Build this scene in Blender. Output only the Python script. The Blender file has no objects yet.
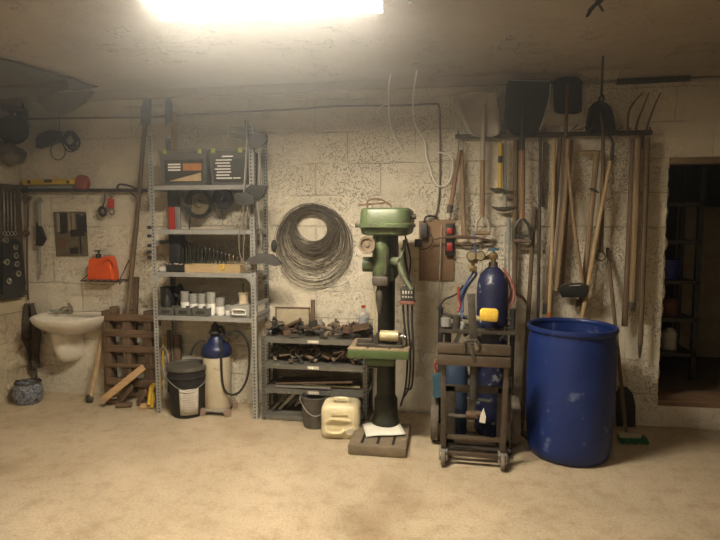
import bpy, bmesh, math, random
from mathutils import Vector, Matrix, noise
S = bpy.context.scene
COL = S.collection
V = Vector
R = math.radians
PI = math.pi
rnd = random.Random(7)

# ---------------------------------------------------------------- camera, world, exposure
CAMH, CAMD, YAW, PITCH, F = 1.5, 4.19, R(9.3), R(5.0), 541.0
cd = bpy.data.cameras.new('camera'); cam = bpy.data.objects.new('camera', cd); COL.objects.link(cam)
cd.sensor_width = 36; cd.lens = 36*F/720; cd.clip_start = .05
cam.location = (0, -CAMD, CAMH); cam.rotation_euler = (PI/2-PITCH, 0, YAW)
S.camera = cam
w = bpy.data.worlds.new('world'); S.world = w; w.use_nodes = True
w.node_tree.nodes['Background'].inputs[0].default_value = (.9, .75, .55, 1)
w.node_tree.nodes['Background'].inputs[1].default_value = 0.02
S.view_settings.view_transform = 'Standard'; S.view_settings.look = 'None'
S.view_settings.exposure = 2.3; S.view_settings.gamma = 1; S.view_settings.use_curve_mapping = False
LAMP_STRENGTH = 46.0
GLARE_HAZE = .027
LAMP_COLOUR = (1.0, .88, .69, 1)
FILL_STRENGTH = 12.0
# scattering volume added to imitate lens glare around the lamp, denser under the ceiling
nt = w.node_tree
vs_ = nt.nodes.new('ShaderNodeVolumeScatter'); vs_.inputs['Anisotropy'].default_value = .8; vs_.inputs['Color'].default_value = (.93, .97, 1, 1)
g_ = nt.nodes.new('ShaderNodeNewGeometry'); sp_ = nt.nodes.new('ShaderNodeSeparateXYZ'); mr_ = nt.nodes.new('ShaderNodeMapRange'); mr_.interpolation_type = 'SMOOTHSTEP'
nt.links.new(g_.outputs['Position'], sp_.inputs[0]); nt.links.new(sp_.outputs['Z'], mr_.inputs['Value'])
mr_.inputs['From Min'].default_value = 1.2; mr_.inputs['From Max'].default_value = 2.5; mr_.inputs['To Min'].default_value = GLARE_HAZE*.1; mr_.inputs['To Max'].default_value = GLARE_HAZE*2.0
nt.links.new(mr_.outputs[0], vs_.inputs['Density']); nt.links.new(vs_.outputs[0], nt.nodes['World Output'].inputs['Volume'])
S.cycles.max_bounces = 8; S.cycles.diffuse_bounces = 5

CM = cam.rotation_euler.to_matrix(); CP = V(cam.location)
def ray(px, py): return CM @ V(((px-360)/F, -(py-270)/F, -1))
def P(px, py, d=0.0):                 # point of the plane d metres in front of the back wall
    r = ray(px, py); return CP + r*((-d-CP.y)/r.y)
def G(px, py, z=0.0):                 # point at height z
    r = ray(px, py); return CP + r*((z-CP.z)/r.z)
def L(px, py, x):                     # point of a plane x = const
    r = ray(px, py); return CP + r*((x-CP.x)/r.x)

# ---------------------------------------------------------------- materials
MATS = {}
def nodes_of(name):
    m = bpy.data.materials.new(name); m.use_nodes = True
    nt = m.node_tree; return m, nt, nt.nodes['Principled BSDF']
def mat(name, c1, c2=None, rough=.6, metal=0, scale=20, bump=.15, contrast=.25, coat=0, alpha=1, detail=6, spots=None, trans=0, dist=.003):
    if name in MATS: return MATS[name]
    m, nt, b = nodes_of(name); N = nt.nodes; K = nt.links
    if c2 is None: c2 = tuple(x*.72 for x in c1)
    tc = N.new('ShaderNodeTexCoord'); nz = N.new('ShaderNodeTexNoise')
    nz.inputs['Scale'].default_value = scale; nz.inputs['Detail'].default_value = detail; nz.inputs['Roughness'].default_value = .65
    K.new(tc.outputs['Object'], nz.inputs['Vector'])
    rp = N.new('ShaderNodeValToRGB'); rp.color_ramp.elements[0].position = .5-contrast; rp.color_ramp.elements[1].position = .5+contrast
    rp.color_ramp.elements[0].color = (*c2, 1); rp.color_ramp.elements[1].color = (*c1, 1)
    K.new(nz.outputs['Fac'], rp.inputs['Fac']); out = rp.outputs['Color']
    if spots:
        n2 = N.new('ShaderNodeTexNoise'); n2.inputs['Scale'].default_value = spots[1]; n2.inputs['Detail'].default_value = 8
        K.new(tc.outputs['Object'], n2.inputs['Vector'])
        r2 = N.new('ShaderNodeValToRGB'); r2.color_ramp.elements[0].position = spots[2]; r2.color_ramp.elements[1].position = spots[2]+.08
        K.new(n2.outputs['Fac'], r2.inputs['Fac'])
        mx = N.new('ShaderNodeMix'); mx.data_type = 'RGBA'; K.new(r2.outputs['Color'], mx.inputs['Factor'])
        K.new(out, mx.inputs['A']); mx.inputs['B'].default_value = (*spots[0], 1); out = mx.outputs['Result']
    K.new(out, b.inputs['Base Color'])
    b.inputs['Roughness'].default_value = rough; b.inputs['Metallic'].default_value = metal
    b.inputs['Coat Weight'].default_value = coat; b.inputs['Alpha'].default_value = alpha
    b.inputs['Transmission Weight'].default_value = trans
    if bump:
        bp = N.new('ShaderNodeBump'); bp.inputs['Strength'].default_value = bump; bp.inputs['Distance'].default_value = dist
        K.new(nz.outputs['Fac'], bp.inputs['Height']); K.new(bp.outputs['Normal'], b.inputs['Normal'])
    MATS[name] = m; return m
def woodmat(name, c1, c2, axis=2, rough=.7, stretch=14):
    if name in MATS: return MATS[name]
    m, nt, b = nodes_of(name); N = nt.nodes; K = nt.links
    tc = N.new('ShaderNodeTexCoord'); mp = N.new('ShaderNodeMapping')
    sc = [stretch*5]*3; sc[axis] = stretch*.35; mp.inputs['Scale'].default_value = sc
    nz = N.new('ShaderNodeTexNoise'); nz.inputs['Scale'].default_value = 1; nz.inputs['Detail'].default_value = 6; nz.inputs['Distortion'].default_value = .4
    K.new(tc.outputs['Object'], mp.inputs['Vector']); K.new(mp.outputs['Vector'], nz.inputs['Vector'])
    rp = N.new('ShaderNodeValToRGB'); rp.color_ramp.elements[0].position = .3; rp.color_ramp.elements[1].position = .7
    rp.color_ramp.elements[0].color = (*c2, 1); rp.color_ramp.elements[1].color = (*c1, 1)
    K.new(nz.outputs['Fac'], rp.inputs['Fac']); K.new(rp.outputs['Color'], b.inputs['Base Color'])
    b.inputs['Roughness'].default_value = rough
    bp = N.new('ShaderNodeBump'); bp.inputs['Strength'].default_value = .25; bp.inputs['Distance'].default_value = .002
    K.new(nz.outputs['Fac'], bp.inputs['Height']); K.new(bp.outputs['Normal'], b.inputs['Normal'])
    MATS[name] = m; return m
def wall_material(name, axis, base, dark, pits=1.0, blocks=True, grime=(.16, .12, .08)):
    m, nt, b = nodes_of(name); N = nt.nodes; K = nt.links
    geo = N.new('ShaderNodeNewGeometry'); sep = N.new('ShaderNodeSeparateXYZ'); K.new(geo.outputs['Position'], sep.inputs[0])
    cmb = N.new('ShaderNodeCombineXYZ')
    K.new(sep.outputs['X' if axis == 'x' else 'Y'], cmb.inputs[0]); K.new(sep.outputs['Z' if axis != 'xy' else 'Y'], cmb.inputs[1])
    if axis == 'xy': K.new(sep.outputs['X'], cmb.inputs[0])
    def noise_(scale, detail=8, rough=.6, src=None, dist=0):
        n = N.new('ShaderNodeTexNoise'); n.inputs['Scale'].default_value = scale; n.inputs['Detail'].default_value = detail
        n.inputs['Roughness'].default_value = rough; n.inputs['Distortion'].default_value = dist
        K.new(src or geo.outputs['Position'], n.inputs['Vector']); return n.outputs['Fac']
    def ramp(src, p0, p1, a=0, bb=1):
        r = N.new('ShaderNodeMapRange'); r.inputs['From Min'].default_value = p0; r.inputs['From Max'].default_value = p1
        r.inputs['To Min'].default_value = a; r.inputs['To Max'].default_value = bb; K.new(src, r.inputs['Value']); return r.outputs['Result']
    def mth(op, a, bb):
        q = N.new('ShaderNodeMath'); q.operation = op
        for i, s in enumerate((a, bb)):
            if isinstance(s, (int, float)): q.inputs[i].default_value = s
            else: K.new(s, q.inputs[i])
        return q.outputs[0]
    def mixc(f, a, bb):
        q = N.new('ShaderNodeMix'); q.data_type = 'RGBA'; K.new(f, q.inputs['Factor'])
        for k, s in (('A', a), ('B', bb)):
            if isinstance(s, tuple): q.inputs[k].default_value = (*s, 1)
            else: K.new(s, q.inputs[k])
        return q.outputs['Result']
    big = noise_(1.1, 5); mid = noise_(6, 8, .65)
    col = mixc(ramp(big, .35, .65), dark, base)
    col = mixc(mth('MULTIPLY', ramp(mid, .52, .72), .45), col, tuple(x*.72 for x in base))
    h = mth('MULTIPLY', mid, .9)
    # pits of the porous blocks
    vor = N.new('ShaderNodeTexVoronoi'); vor.inputs['Scale'].default_value = 80; K.new(geo.outputs['Position'], vor.inputs['Vector'])
    zone = ramp(noise_(2.1, 6), .42, .62)
    pit = mth('MULTIPLY', ramp(vor.outputs['Distance'], .22, .40, 1, 0), zone)
    pit = mth('MULTIPLY', pit, ramp(noise_(34, 3), .40, .50))
    pit = mth('MULTIPLY', pit, pits)
    col = mixc(mth('MULTIPLY', pit, .52), col, grime)
    h = mth('SUBTRACT', h, mth('MULTIPLY', pit, .8))
    if blocks:
        wob = N.new('ShaderNodeVectorMath'); wob.operation = 'ADD'
        nv = N.new('ShaderNodeTexNoise'); nv.inputs['Scale'].default_value = 5; nv.inputs['Detail'].default_value = 4
        K.new(geo.outputs['Position'], nv.inputs['Vector'])
        sb = N.new('ShaderNodeVectorMath'); sb.operation = 'SUBTRACT'; K.new(nv.outputs['Color'], sb.inputs[0]); sb.inputs[1].default_value = (.5, .5, .5)
        sl = N.new('ShaderNodeVectorMath'); sl.operation = 'SCALE'; K.new(sb.outputs[0], sl.inputs[0]); sl.inputs['Scale'].default_value = .035
        K.new(cmb.outputs[0], wob.inputs[0]); K.new(sl.outputs[0], wob.inputs[1])
        br = N.new('ShaderNodeTexBrick'); br.inputs['Scale'].default_value = 1; br.inputs['Brick Width'].default_value = .52; br.inputs['Row Height'].default_value = .245
        br.inputs['Mortar Size'].default_value = .005; br.inputs['Mortar Smooth'].default_value = .6
        br.inputs['Color1'].default_value = (1, 1, 1, 1); br.inputs['Color2'].default_value = (.76, .76, .76, 1); br.inputs['Mortar'].default_value = (.9, .9, .9, 1)
        br.offset = .5
        K.new(wob.outputs[0], br.inputs['Vector'])
        fac = mth('MULTIPLY', br.outputs['Fac'], ramp(noise_(1.7, 3), .45, .62, .02, .55))
        col = mixc(mth('MULTIPLY', fac, .55), col, grime)
        mu = N.new('ShaderNodeMix'); mu.data_type = 'RGBA'; mu.blend_type = 'MULTIPLY'; mu.inputs['Factor'].default_value = .35
        K.new(col, mu.inputs['A']); K.new(br.outputs['Color'], mu.inputs['B']); col = mu.outputs['Result']
        h = mth('SUBTRACT', h, mth('MULTIPLY', fac, .9))
    else:
        # long shallow plaster cracks
        v2 = N.new('ShaderNodeTexVoronoi'); v2.feature = 'DISTANCE_TO_EDGE'; v2.inputs['Scale'].default_value = 1.6
        wv = N.new('ShaderNodeVectorMath'); wv.operation = 'ADD'; nv = N.new('ShaderNodeTexNoise'); nv.inputs['Scale'].default_value = 6; nv.inputs['Detail'].default_value = 8
        K.new(geo.outputs['Position'], nv.inputs['Vector']); K.new(geo.outputs['Position'], wv.inputs[0]); K.new(nv.outputs['Color'], wv.inputs[1])
        K.new(wv.outputs[0], v2.inputs['Vector'])
        cr = mth('MULTIPLY', ramp(v2.outputs['Distance'], .0, .012, 1, 0), ramp(noise_(2.1, 4), .48, .62))
        col = mixc(mth('MULTIPLY', cr, .7), col, grime); h = mth('SUBTRACT', h, mth('MULTIPLY', cr, .7))
    fine = noise_(90, 4, .7)
    h = mth('ADD', h, mth('MULTIPLY', fine, .25))
    K.new(col, b.inputs['Base Color']); b.inputs['Roughness'].default_value = .92; b.inputs['Specular IOR Level'].default_value = .2
    bp = N.new('ShaderNodeBump'); bp.inputs['Strength'].default_value = 1; bp.inputs['Distance'].default_value = .026
    K.new(h, bp.inputs['Height']); K.new(bp.outputs['Normal'], b.inputs['Normal'])
    return m
def floor_material():
    m, nt, b = nodes_of('rough concrete floor'); N = nt.nodes; K = nt.links
    geo = N.new('ShaderNodeNewGeometry')
    def nz(s, d=8, r=.6):
        n = N.new('ShaderNodeTexNoise'); n.inputs['Scale'].default_value = s; n.inputs['Detail'].default_value = d; n.inputs['Roughness'].default_value = r
        K.new(geo.outputs['Position'], n.inputs['Vector']); return n.outputs['Fac']
    def rp(src, a, c, p0, p1):
        q = N.new('ShaderNodeValToRGB'); q.color_ramp.elements[0].position = p0; q.color_ramp.elements[1].position = p1
        q.color_ramp.elements[0].color = a; q.color_ramp.elements[1].color = c; K.new(src, q.inputs['Fac']); return q.outputs['Color']
    base = rp(nz(1.3, 8, .62), (.41, .335, .23, 1), (.56, .47, .34, 1), .3, .7)
    def mul(a, c, f):
        q = N.new('ShaderNodeMix'); q.data_type = 'RGBA'; q.blend_type = 'MULTIPLY'; q.inputs['Factor'].default_value = f
        K.new(a, q.inputs['A']); K.new(c, q.inputs['B']); return q.outputs['Result']
    base = mul(base, rp(nz(75, 4, .7), (.55, .52, .48, 1), (1, 1, 1, 1), .36, .56), .45)
    base = mul(base, rp(nz(9, 8, .7), (.72, .66, .6, 1), (1, 1, 1, 1), .36, .52), .6)
    base = mul(base, rp(nz(.9, 3, .5), (.62, .55, .48, 1), (1, 1, 1, 1), .30, .40), .8)
    K.new(base, b.inputs['Base Color']); b.inputs['Roughness'].default_value = .85; b.inputs['Specular IOR Level'].default_value = .25
    bp = N.new('ShaderNodeBump'); bp.inputs['Strength'].default_value = .6; bp.inputs['Distance'].default_value = .006
    ad = N.new('ShaderNodeMath'); ad.operation = 'ADD'; K.new(nz(60, 4, .7), ad.inputs[0]); K.new(nz(7), ad.inputs[1])
    K.new(ad.outputs[0], bp.inputs['Height']); K.new(bp.outputs['Normal'], b.inputs['Normal'])
    return m
def emis(name, col, s):
    m, nt, b = nodes_of(name); b.inputs['Base Color'].default_value = (.8, .8, .8, 1)
    b.inputs['Emission Color'].default_value = col; b.inputs['Emission Strength'].default_value = s
    tc = nt.nodes.new('ShaderNodeTexCoord'); return m

WHITE = mat('white ceramic', (.78, .74, .66), (.66, .60, .50), rough=.18, bump=0, scale=5, coat=.3)
STEEL = mat('galvanised steel', (.42, .41, .38), (.30, .29, .27), rough=.45, metal=.55, scale=40)
GSTEEL = mat('grey painted steel', (.36, .36, .34), (.27, .265, .25), rough=.5, metal=.2, scale=12)
DSTEEL = mat('dark grey steel', (.075, .075, .07), (.035, .034, .032), rough=.5, metal=.4, scale=18)
IRON = mat('dull iron', (.13, .115, .095), (.055, .045, .035), rough=.6, metal=.6, scale=30, bump=.4)
RUST = mat('rusty iron', (.20, .125, .075), (.08, .05, .035), rough=.8, metal=.3, scale=30, bump=.5)
BLACK = mat('black plastic', (.022, .022, .022), (.012, .012, .012), rough=.62, scale=25)
RUBBER = mat('black rubber', (.03, .028, .026), (.017, .016, .015), rough=.75, scale=25)
CHROME = mat('worn chrome', (.62, .60, .55), (.36, .34, .30), rough=.25, metal=.9, scale=25)
ALU = mat('dull aluminium', (.48, .43, .36), (.33, .29, .24), rough=.55, metal=.2, scale=9)
SHOVEL = mat('dark blade steel', (.030, .026, .022), (.015, .013, .011), rough=.75, metal=.1, scale=9)
GREEN = mat('machine green paint', (.095, .125, .055), (.055, .075, .033), rough=.42, scale=9, spots=((.06, .05, .04), 22, .60))
DGREEN = mat('dark machine green', (.030, .036, .022), (.015, .017, .012), rough=.5, scale=14, spots=((.03, .025, .02), 20, .58))
BLUEP = mat('blue barrel plastic', (.010, .030, .155), (.007, .020, .11), rough=.42, scale=4, bump=.05, spots=((.10, .13, .24), 9, .64))
CYLB = mat('blue cylinder paint', (.016, .022, .080), (.008, .011, .038), rough=.5, scale=12, spots=((.30, .32, .36), 17, .60))
TEAL = mat('faded teal paint', (.04, .12, .17), (.025, .07, .10), rough=.5, scale=12)
BLUECAP = mat('deep blue plastic', (.013, .022, .085), (.008, .013, .05), rough=.4, scale=9)
CREAM = mat('cream tank enamel', (.62, .56, .42), (.44, .38, .26), rough=.4, scale=8, spots=((.3, .22, .13), 9, .62))
JERRY = mat('yellowed canister plastic', (.76, .68, .46), (.64, .55, .34), rough=.45, scale=7, bump=.05)
ORANGE = mat('orange plastic', (.66, .10, .02), (.52, .07, .015), rough=.4, scale=9, bump=.04)
RED = mat('red plastic', (.45, .03, .02), (.33, .02, .015), rough=.4, scale=9)
DRED = mat('faded red', (.30, .07, .05), (.2, .045, .035), rough=.6, scale=20)
YEL = mat('yellow paint', (.62, .42, .04), (.46, .30, .03), rough=.5, scale=14)
SPONGE = mat('yellow sponge foam', (.80, .54, .08), (.62, .38, .04), rough=.95, scale=60, bump=.8)
PAPER = mat('white paper', (.80, .78, .70), (.70, .67, .58), rough=.8, scale=8, bump=.02)
LABELM = mat('dirty label paper', (.66, .62, .54), (.50, .46, .38), rough=.8, scale=14)
PRINT = mat('printed grey', (.2, .19, .17), rough=.8)
WHITEP = mat('white print', (.85, .83, .78), (.75, .73, .68), rough=.6, bump=0)
ORPR = mat('orange print', (.50, .20, .06), rough=.6, bump=0)
TAN = mat('tan print', (.5, .38, .22), rough=.6, bump=0)
CRATE = mat('smoky clear plastic', (.20, .20, .19), (.15, .15, .14), rough=.2, alpha=.5, bump=0)
CLEARP = mat('clear bottle plastic', (.8, .8, .78), (.7, .7, .68), rough=.1, alpha=.32, bump=0)
PVC = mat('grey pvc', (.32, .315, .29), (.25, .245, .225), rough=.5)
DGREY = mat('dark grey bin plastic', (.11, .11, .10), (.075, .075, .07), rough=.5)
CLOTH = mat('dusty tarpaulin', (.16, .145, .125), (.09, .08, .07), rough=.95, scale=6, bump=.5, dist=.01)
SACK = mat('old cloth', (.10, .08, .055), (.045, .035, .025), rough=.95, scale=25, bump=.6)
OLIVE = mat('olive canvas', (.16, .14, .09), (.09, .08, .05), rough=.95, scale=15, bump=.4)
BRASS = mat('tarnished brass', (.30, .22, .10), (.16, .11, .05), rough=.4, metal=.7)
WIRE = mat('grey fence wire', (.24, .21, .17), (.12, .10, .08), rough=.5, metal=.5, scale=40)
WCABLE = mat('white cable', (.90, .88, .82), (.8, .77, .7), rough=.6)
GCABLE = mat('grimy grey conduit', (.20, .17, .13), (.13, .11, .085), rough=.7)
HBLUE = mat('blue hose', (.05, .10, .26), (.03, .07, .18), rough=.5)
HRED = mat('red hose', (.36, .06, .04), (.24, .04, .03), rough=.5)
PALE = mat('pale cast metal', (.50, .44, .26), (.36, .31, .17), rough=.5, metal=.2, scale=25)
WOOD = woodmat('ash handle wood', (.31, .215, .12), (.17, .115, .065))
WOODR = woodmat('reddish handle wood', (.29, .165, .09), (.17, .10, .055))
WOODD = woodmat('dark old handle wood', (.17, .115, .065), (.085, .055, .03))
WOODP = woodmat('pale handle wood', (.48, .35, .19), (.33, .23, .12))
PALLET = woodmat('dark pallet wood', (.19, .12, .07), (.08, .05, .03), axis=0)
PALLETV = woodmat('dark pallet wood upright', (.17, .11, .065), (.07, .045, .028), axis=2)
PLANK = woodmat('fresh cut plank', (.52, .34, .17), (.38, .23, .11), axis=0, stretch=6)
PLY = mat('stained plywood', (.27, .17, .095), (.19, .115, .06), rough=.7, scale=7)
BOARDW = mat('weathered pale board', (.48, .42, .30), (.33, .27, .18), rough=.8, scale=11)
MUD = mat('red oxide', (.2, .085, .055), (.12, .05, .035), rough=.8)
GREENP = mat('green bristles', (.03, .16, .06), (.02, .10, .04), rough=.8, scale=60)
TABLETOP = mat('scratched machined iron', (.36, .27, .17), (.17, .125, .08), rough=.7, metal=.1, scale=16)

# ---------------------------------------------------------------- mesh kit
ORI = {}
def basis(a, up=V((0, 0, 1))):
    a = a.normalized()
    if abs(a.dot(up)) > .98: up = V((0, 1, 0)) if abs(a.y) < .9 else V((1, 0, 0))
    u = up.cross(a).normalized(); v = a.cross(u).normalized(); return u, v, a
def cat(pts, n=6, closed=False):
    pts = [V(p) for p in pts]; out = []; k = len(pts)
    rng = range(k) if closed else range(k-1)
    for i in rng:
        g = (lambda j: pts[j % k]) if closed else (lambda j: pts[max(0, min(k-1, j))])
        a, b, c, d = g(i-1), g(i), g(i+1), g(i+2)
        for j in range(n):
            t = j/n
            out.append(.5*((2*b)+(c-a)*t+(2*a-5*b+4*c-d)*t*t+(3*b-a-3*c+d)*t**3))
    if not closed: out.append(pts[-1])
    return out
class MB:
    def __init__(s): s.bm = bmesh.new(); s.m = 0; s.mats = 1
    def use(s, i): s.m = i; return s
    def _f(s, vs):
        try:
            f = s.bm.faces.new(vs); f.material_index = s.m; f.smooth = True; return f
        except ValueError: return None
    def box(s, c, size, rot=None, bev=0):
        M = Matrix.Translation(V(c))
        if rot is not None: M = M @ (rot.to_4x4() if hasattr(rot, 'to_4x4') else rot)
        M = M @ Matrix.Diagonal((*size, 1))
        r = bmesh.ops.create_cube(s.bm, size=1, matrix=M)
        vs = r['verts']; fs = {f for v in vs for f in v.link_faces}
        for f in fs: f.material_index = s.m
        if bev:
            es = list({e for v in vs for e in v.link_edges})
            rr = bmesh.ops.bevel(s.bm, geom=es, offset=min(bev, min(size)*.45), segments=2, affect='EDGES', profile=.5)
            for f in rr['faces']: f.material_index = s.m
        return s
    def beam(s, a, b, w, h, up=V((0, 0, 1)), bev=0):      # w across, h along up
        a, b = V(a), V(b); d = b-a; u, v, n = basis(d, up)
        rot = Matrix((u, v, n)).transposed()
        return s.box((a+b)/2, (w, h, d.length), rot, bev)
    def tube(s, pts, r, seg=8, closed=False, cap=True, flat=1.0):
        pts = [V(p) for p in pts]; n = len(pts)
        rs = r if isinstance(r, (list, tuple)) else [r]*n
        rings = []; u = None
        for i, p in enumerate(pts):
            if closed: t = pts[(i+1) % n]-pts[i-1]
            else: t = pts[min(n-1, i+1)]-pts[max(0, i-1)]
            if t.length < 1e-9: t = V((0, 0, 1))
            t.normalize()
            if u is None: u, v, _ = basis(t)
            else:
                u = (u-t*u.dot(t)); u.normalize(); v = t.cross(u)
            rings.append([s.bm.verts.new(p+(u*math.cos(2*PI*k/seg)+v*math.sin(2*PI*k/seg)*flat)*rs[i]) for k in range(seg)])
        m = n if closed else n-1
        for i in range(m):
            A, B = rings[i], rings[(i+1) % n]
            for k in range(seg): s._f((A[k], A[(k+1) % seg], B[(k+1) % seg], B[k]))
        if not closed and cap:
            s._f(rings[0][::-1]); s._f(rings[-1])
        return s
    def cyl(s, a, b, r0, r1=None, seg=20): return s.tube([a, b], [r0, r0 if r1 is None else r1], seg)
    def lathe(s, prof, o, ax=V((0, 0, 1)), seg=28, sx=1, sy=1, up=V((0, 1, 0))):
        u, v, a = basis(V(ax), up); o = V(o); rings = []
        for r, z in prof:
            if r < 1e-6: rings.append([s.bm.verts.new(o+a*z)])
            else: rings.append([s.bm.verts.new(o+a*z+u*math.cos(2*PI*k/seg)*r*sx+v*math.sin(2*PI*k/seg)*r*sy) for k in range(seg)])
        for A, B in zip(rings, rings[1:]):
            for k in range(seg):
                k2 = (k+1) % seg
                if len(A) == 1 and len(B) == 1: continue
                if len(A) == 1: s._f((A[0], B[k2], B[k]))
                elif len(B) == 1: s._f((A[k], A[k2], B[0]))
                else: s._f((A[k], A[k2], B[k2], B[k]))
        return s
    def rings(s, rr, capa=True, capb=True):
        rs = [[s.bm.verts.new(p) for p in r] for r in rr]; n = len(rs[0])
        for A, B in zip(rs, rs[1:]):
            for k in range(n): s._f((A[k], A[(k+1) % n], B[(k+1) % n], B[k]))
        if capa: s._f(rs[0][::-1])
        if capb: s._f(rs[-1])
        return s
    def prism(s, pts, vec):
        a = [V(p) for p in pts]; vec = V(vec); return s.rings([a, [p+vec for p in a]])
    def grid(s, nu, nv, fn):
        g = [[s.bm.verts.new(fn(i/(nu-1), j/(nv-1))) for j in range(nv)] for i in range(nu)]
        for i in range(nu-1):
            for j in range(nv-1): s._f((g[i][j], g[i+1][j], g[i+1][j+1], g[i][j+1]))
        return s
    def sph(s, c, r, sc=(1, 1, 1), seg=14):
        M = Matrix.Translation(V(c)) @ Matrix.Diagonal((r*sc[0], r*sc[1], r*sc[2], 1))
        q = bmesh.ops.create_uvsphere(s.bm, u_segments=seg, v_segments=max(6, seg//2+1), radius=1, matrix=M)
        for f in {f for v in q['verts'] for f in v.link_faces}: f.material_index = s.m
        return s
    def ringt(s, c, n, R_, r, seg=24, ts=8):
        u, v, _ = basis(V(n)); return s.tube([V(c)+u*math.cos(2*PI*k/seg)*R_+v*math.sin(2*PI*k/seg)*R_ for k in range(seg)], r, ts, closed=True)
    def rough(s, amt, freq=3, off=0):
        for v in s.bm.verts: v.co += noise.noise_vector(v.co*freq+V((off, off, off)))*amt
        return s
    def build(s, name, mats, parent=None, ang=35, solid=0):
        me = bpy.data.meshes.new(name)
        bmesh.ops.recalc_face_normals(s.bm, faces=s.bm.faces)
        if parent is None:
            xs = [v.co for v in s.bm.verts]
            o_ = V(((min(c.x for c in xs)+max(c.x for c in xs))/2, (min(c.y for c in xs)+max(c.y for c in xs))/2, min(c.z for c in xs)))
        else: o_ = ORI[parent.name]
        for v in s.bm.verts: v.co -= o_
        s.bm.to_mesh(me); s.bm.free()
        for m in (mats if isinstance(mats, (list, tuple)) else [mats]): me.materials.append(m)
        for p in me.polygons: p.use_smooth = True
        me.set_sharp_from_angle(angle=R(ang))
        o = bpy.data.objects.new(name, me); COL.objects.link(o)
        if parent is not None: o.parent = parent; ORI[o.name] = o_
        else: o.location = o_; ORI[o.name] = o_
        if solid:
            md = o.modifiers.new('thickness', 'SOLIDIFY'); md.thickness = solid; md.offset = 0
        return o
def tag(o, label, cat_, group=None):
    o['label'] = label; o['category'] = cat_
    if group: o['group'] = group
    return o
def thing(name, label, cat_, loc, group=None):
    o = bpy.data.objects.new(name, None); COL.objects.link(o); o.location = loc; o.empty_display_size = .05
    ORI[o.name] = V(loc); return tag(o, label, cat_, group)
def struct(name, mb, m, parent=None):
    o = mb.build(name, m, parent)
    if parent is None: o['kind'] = 'structure'
    return o
def copy_tree(o, parent=None):
    c = o.copy(); COL.objects.link(c)
    if parent is not None: c.parent = parent; c.matrix_parent_inverse = o.matrix_parent_inverse
    for ch in list(o.children): copy_tree(ch, c)
    return c
def rotz(a): return Matrix.Rotation(a, 3, 'Z')

# ---------------------------------------------------------------- the room
XL = P(28, 300).x; XR = 4.3; ZC = 2.57; YB = -7.5
dX = P(662, 300).x; dTop = P(690, 157).z; dSill = P(700, 408).z; dX2 = dX+.95
WALLM = wall_material('whitewashed block wall', 'x', (.76, .70, .58), (.66, .59, .46))
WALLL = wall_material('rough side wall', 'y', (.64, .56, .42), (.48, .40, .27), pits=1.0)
CEILM = wall_material('cracked ceiling plaster', 'xy', (.50, .44, .36), (.42, .36, .28), pits=.12, blocks=False)
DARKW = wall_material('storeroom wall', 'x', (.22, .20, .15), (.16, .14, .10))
def grid_face(mb, a, du, dv, nu, nv, amt=0, seed=0):
    a, du, dv = V(a), V(du), V(dv); n = du.cross(dv).normalized()
    def f(u, v):
        p = a+du*u+dv*v
        e = min(u, 1-u, v, 1-v)
        return p+n*amt*noise.noise(p*4+V((seed, 0, 0)))*(0 if e < 1e-6 else 1)
    mb.grid(nu, nv, f)
TH = .32
mb = MB()
mb.box(((XL+dX)/2-.15, TH/2, ZC/2), (dX-XL+.3, TH, ZC))
mb.box(((dX+dX2)/2, TH/2, (ZC+dTop)/2), (dX2-dX, TH, ZC-dTop))
mb.box(((dX+dX2)/2, TH/2, dSill/2), (dX2-dX, TH, dSill))
mb.box(((dX2+XR)/2+.15, TH/2, ZC/2), (XR-dX2+.3, TH, ZC))
struct('wall_back', mb, WALLM)
mb = MB(); mb.box((XL-.15, YB/2-.0, ZC/2), (.3, -YB, ZC)); struct('wall_left', mb, WALLL)
mb = MB(); mb.box((XR+.15, YB/2, ZC/2), (.3, -YB, ZC)); struct('wall_right', mb, WALLL)
mb = MB(); mb.box(((XL+XR)/2, YB-.15, ZC/2), (XR-XL, .3, ZC)); struct('wall_rear', mb, WALLM)
mb = MB(); mb.box(((XL+XR)/2, (YB+TH)/2, ZC+.1), (XR-XL+.6, -YB+TH, .2)); struct('ceiling', mb, CEILM)
mb = MB(); mb.box(((XL+XR)/2, (YB+TH)/2, -.1), (XR-XL+.6, -YB+TH, .2)); struct('floor', mb, floor_material())
# crumbled foot of the left wall and of the doorway jamb
mb = MB()
for i in range(26):
    y = -.02-rnd.random()*.6; z = rnd.uniform(0, .75)
    mb.sph((XL-.004, y, z), rnd.uniform(.05, .11), (.25, 1, .7), 10)
mb.rough(.03, 9); struct('trim_1', mb, WALLL)
mb = MB()
for i in range(16):
    z = dSill+.02+i*(dTop-dSill-.05)/15
    mb.sph((dX-.004, .04, z), .07, (.28+.25*rnd.random(), .6, 1.0+.4*rnd.random()), 10)
mb.rough(.012, 14); struct('trim_2', mb, WALLM)
# storeroom behind the doorway
mb = MB()
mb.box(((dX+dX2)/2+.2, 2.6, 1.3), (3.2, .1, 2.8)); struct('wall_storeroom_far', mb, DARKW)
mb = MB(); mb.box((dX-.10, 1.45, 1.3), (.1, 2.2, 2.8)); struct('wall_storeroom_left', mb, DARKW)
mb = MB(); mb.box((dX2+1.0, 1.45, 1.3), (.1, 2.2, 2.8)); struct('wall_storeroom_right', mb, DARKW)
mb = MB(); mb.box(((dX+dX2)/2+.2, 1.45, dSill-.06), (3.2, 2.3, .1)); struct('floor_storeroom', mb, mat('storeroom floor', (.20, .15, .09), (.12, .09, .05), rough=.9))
mb = MB(); mb.box(((dX+dX2)/2+.2, 1.45, ZC+.05), (3.2, 2.3, .1)); struct('ceiling_storeroom', mb, DARKW)
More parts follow.
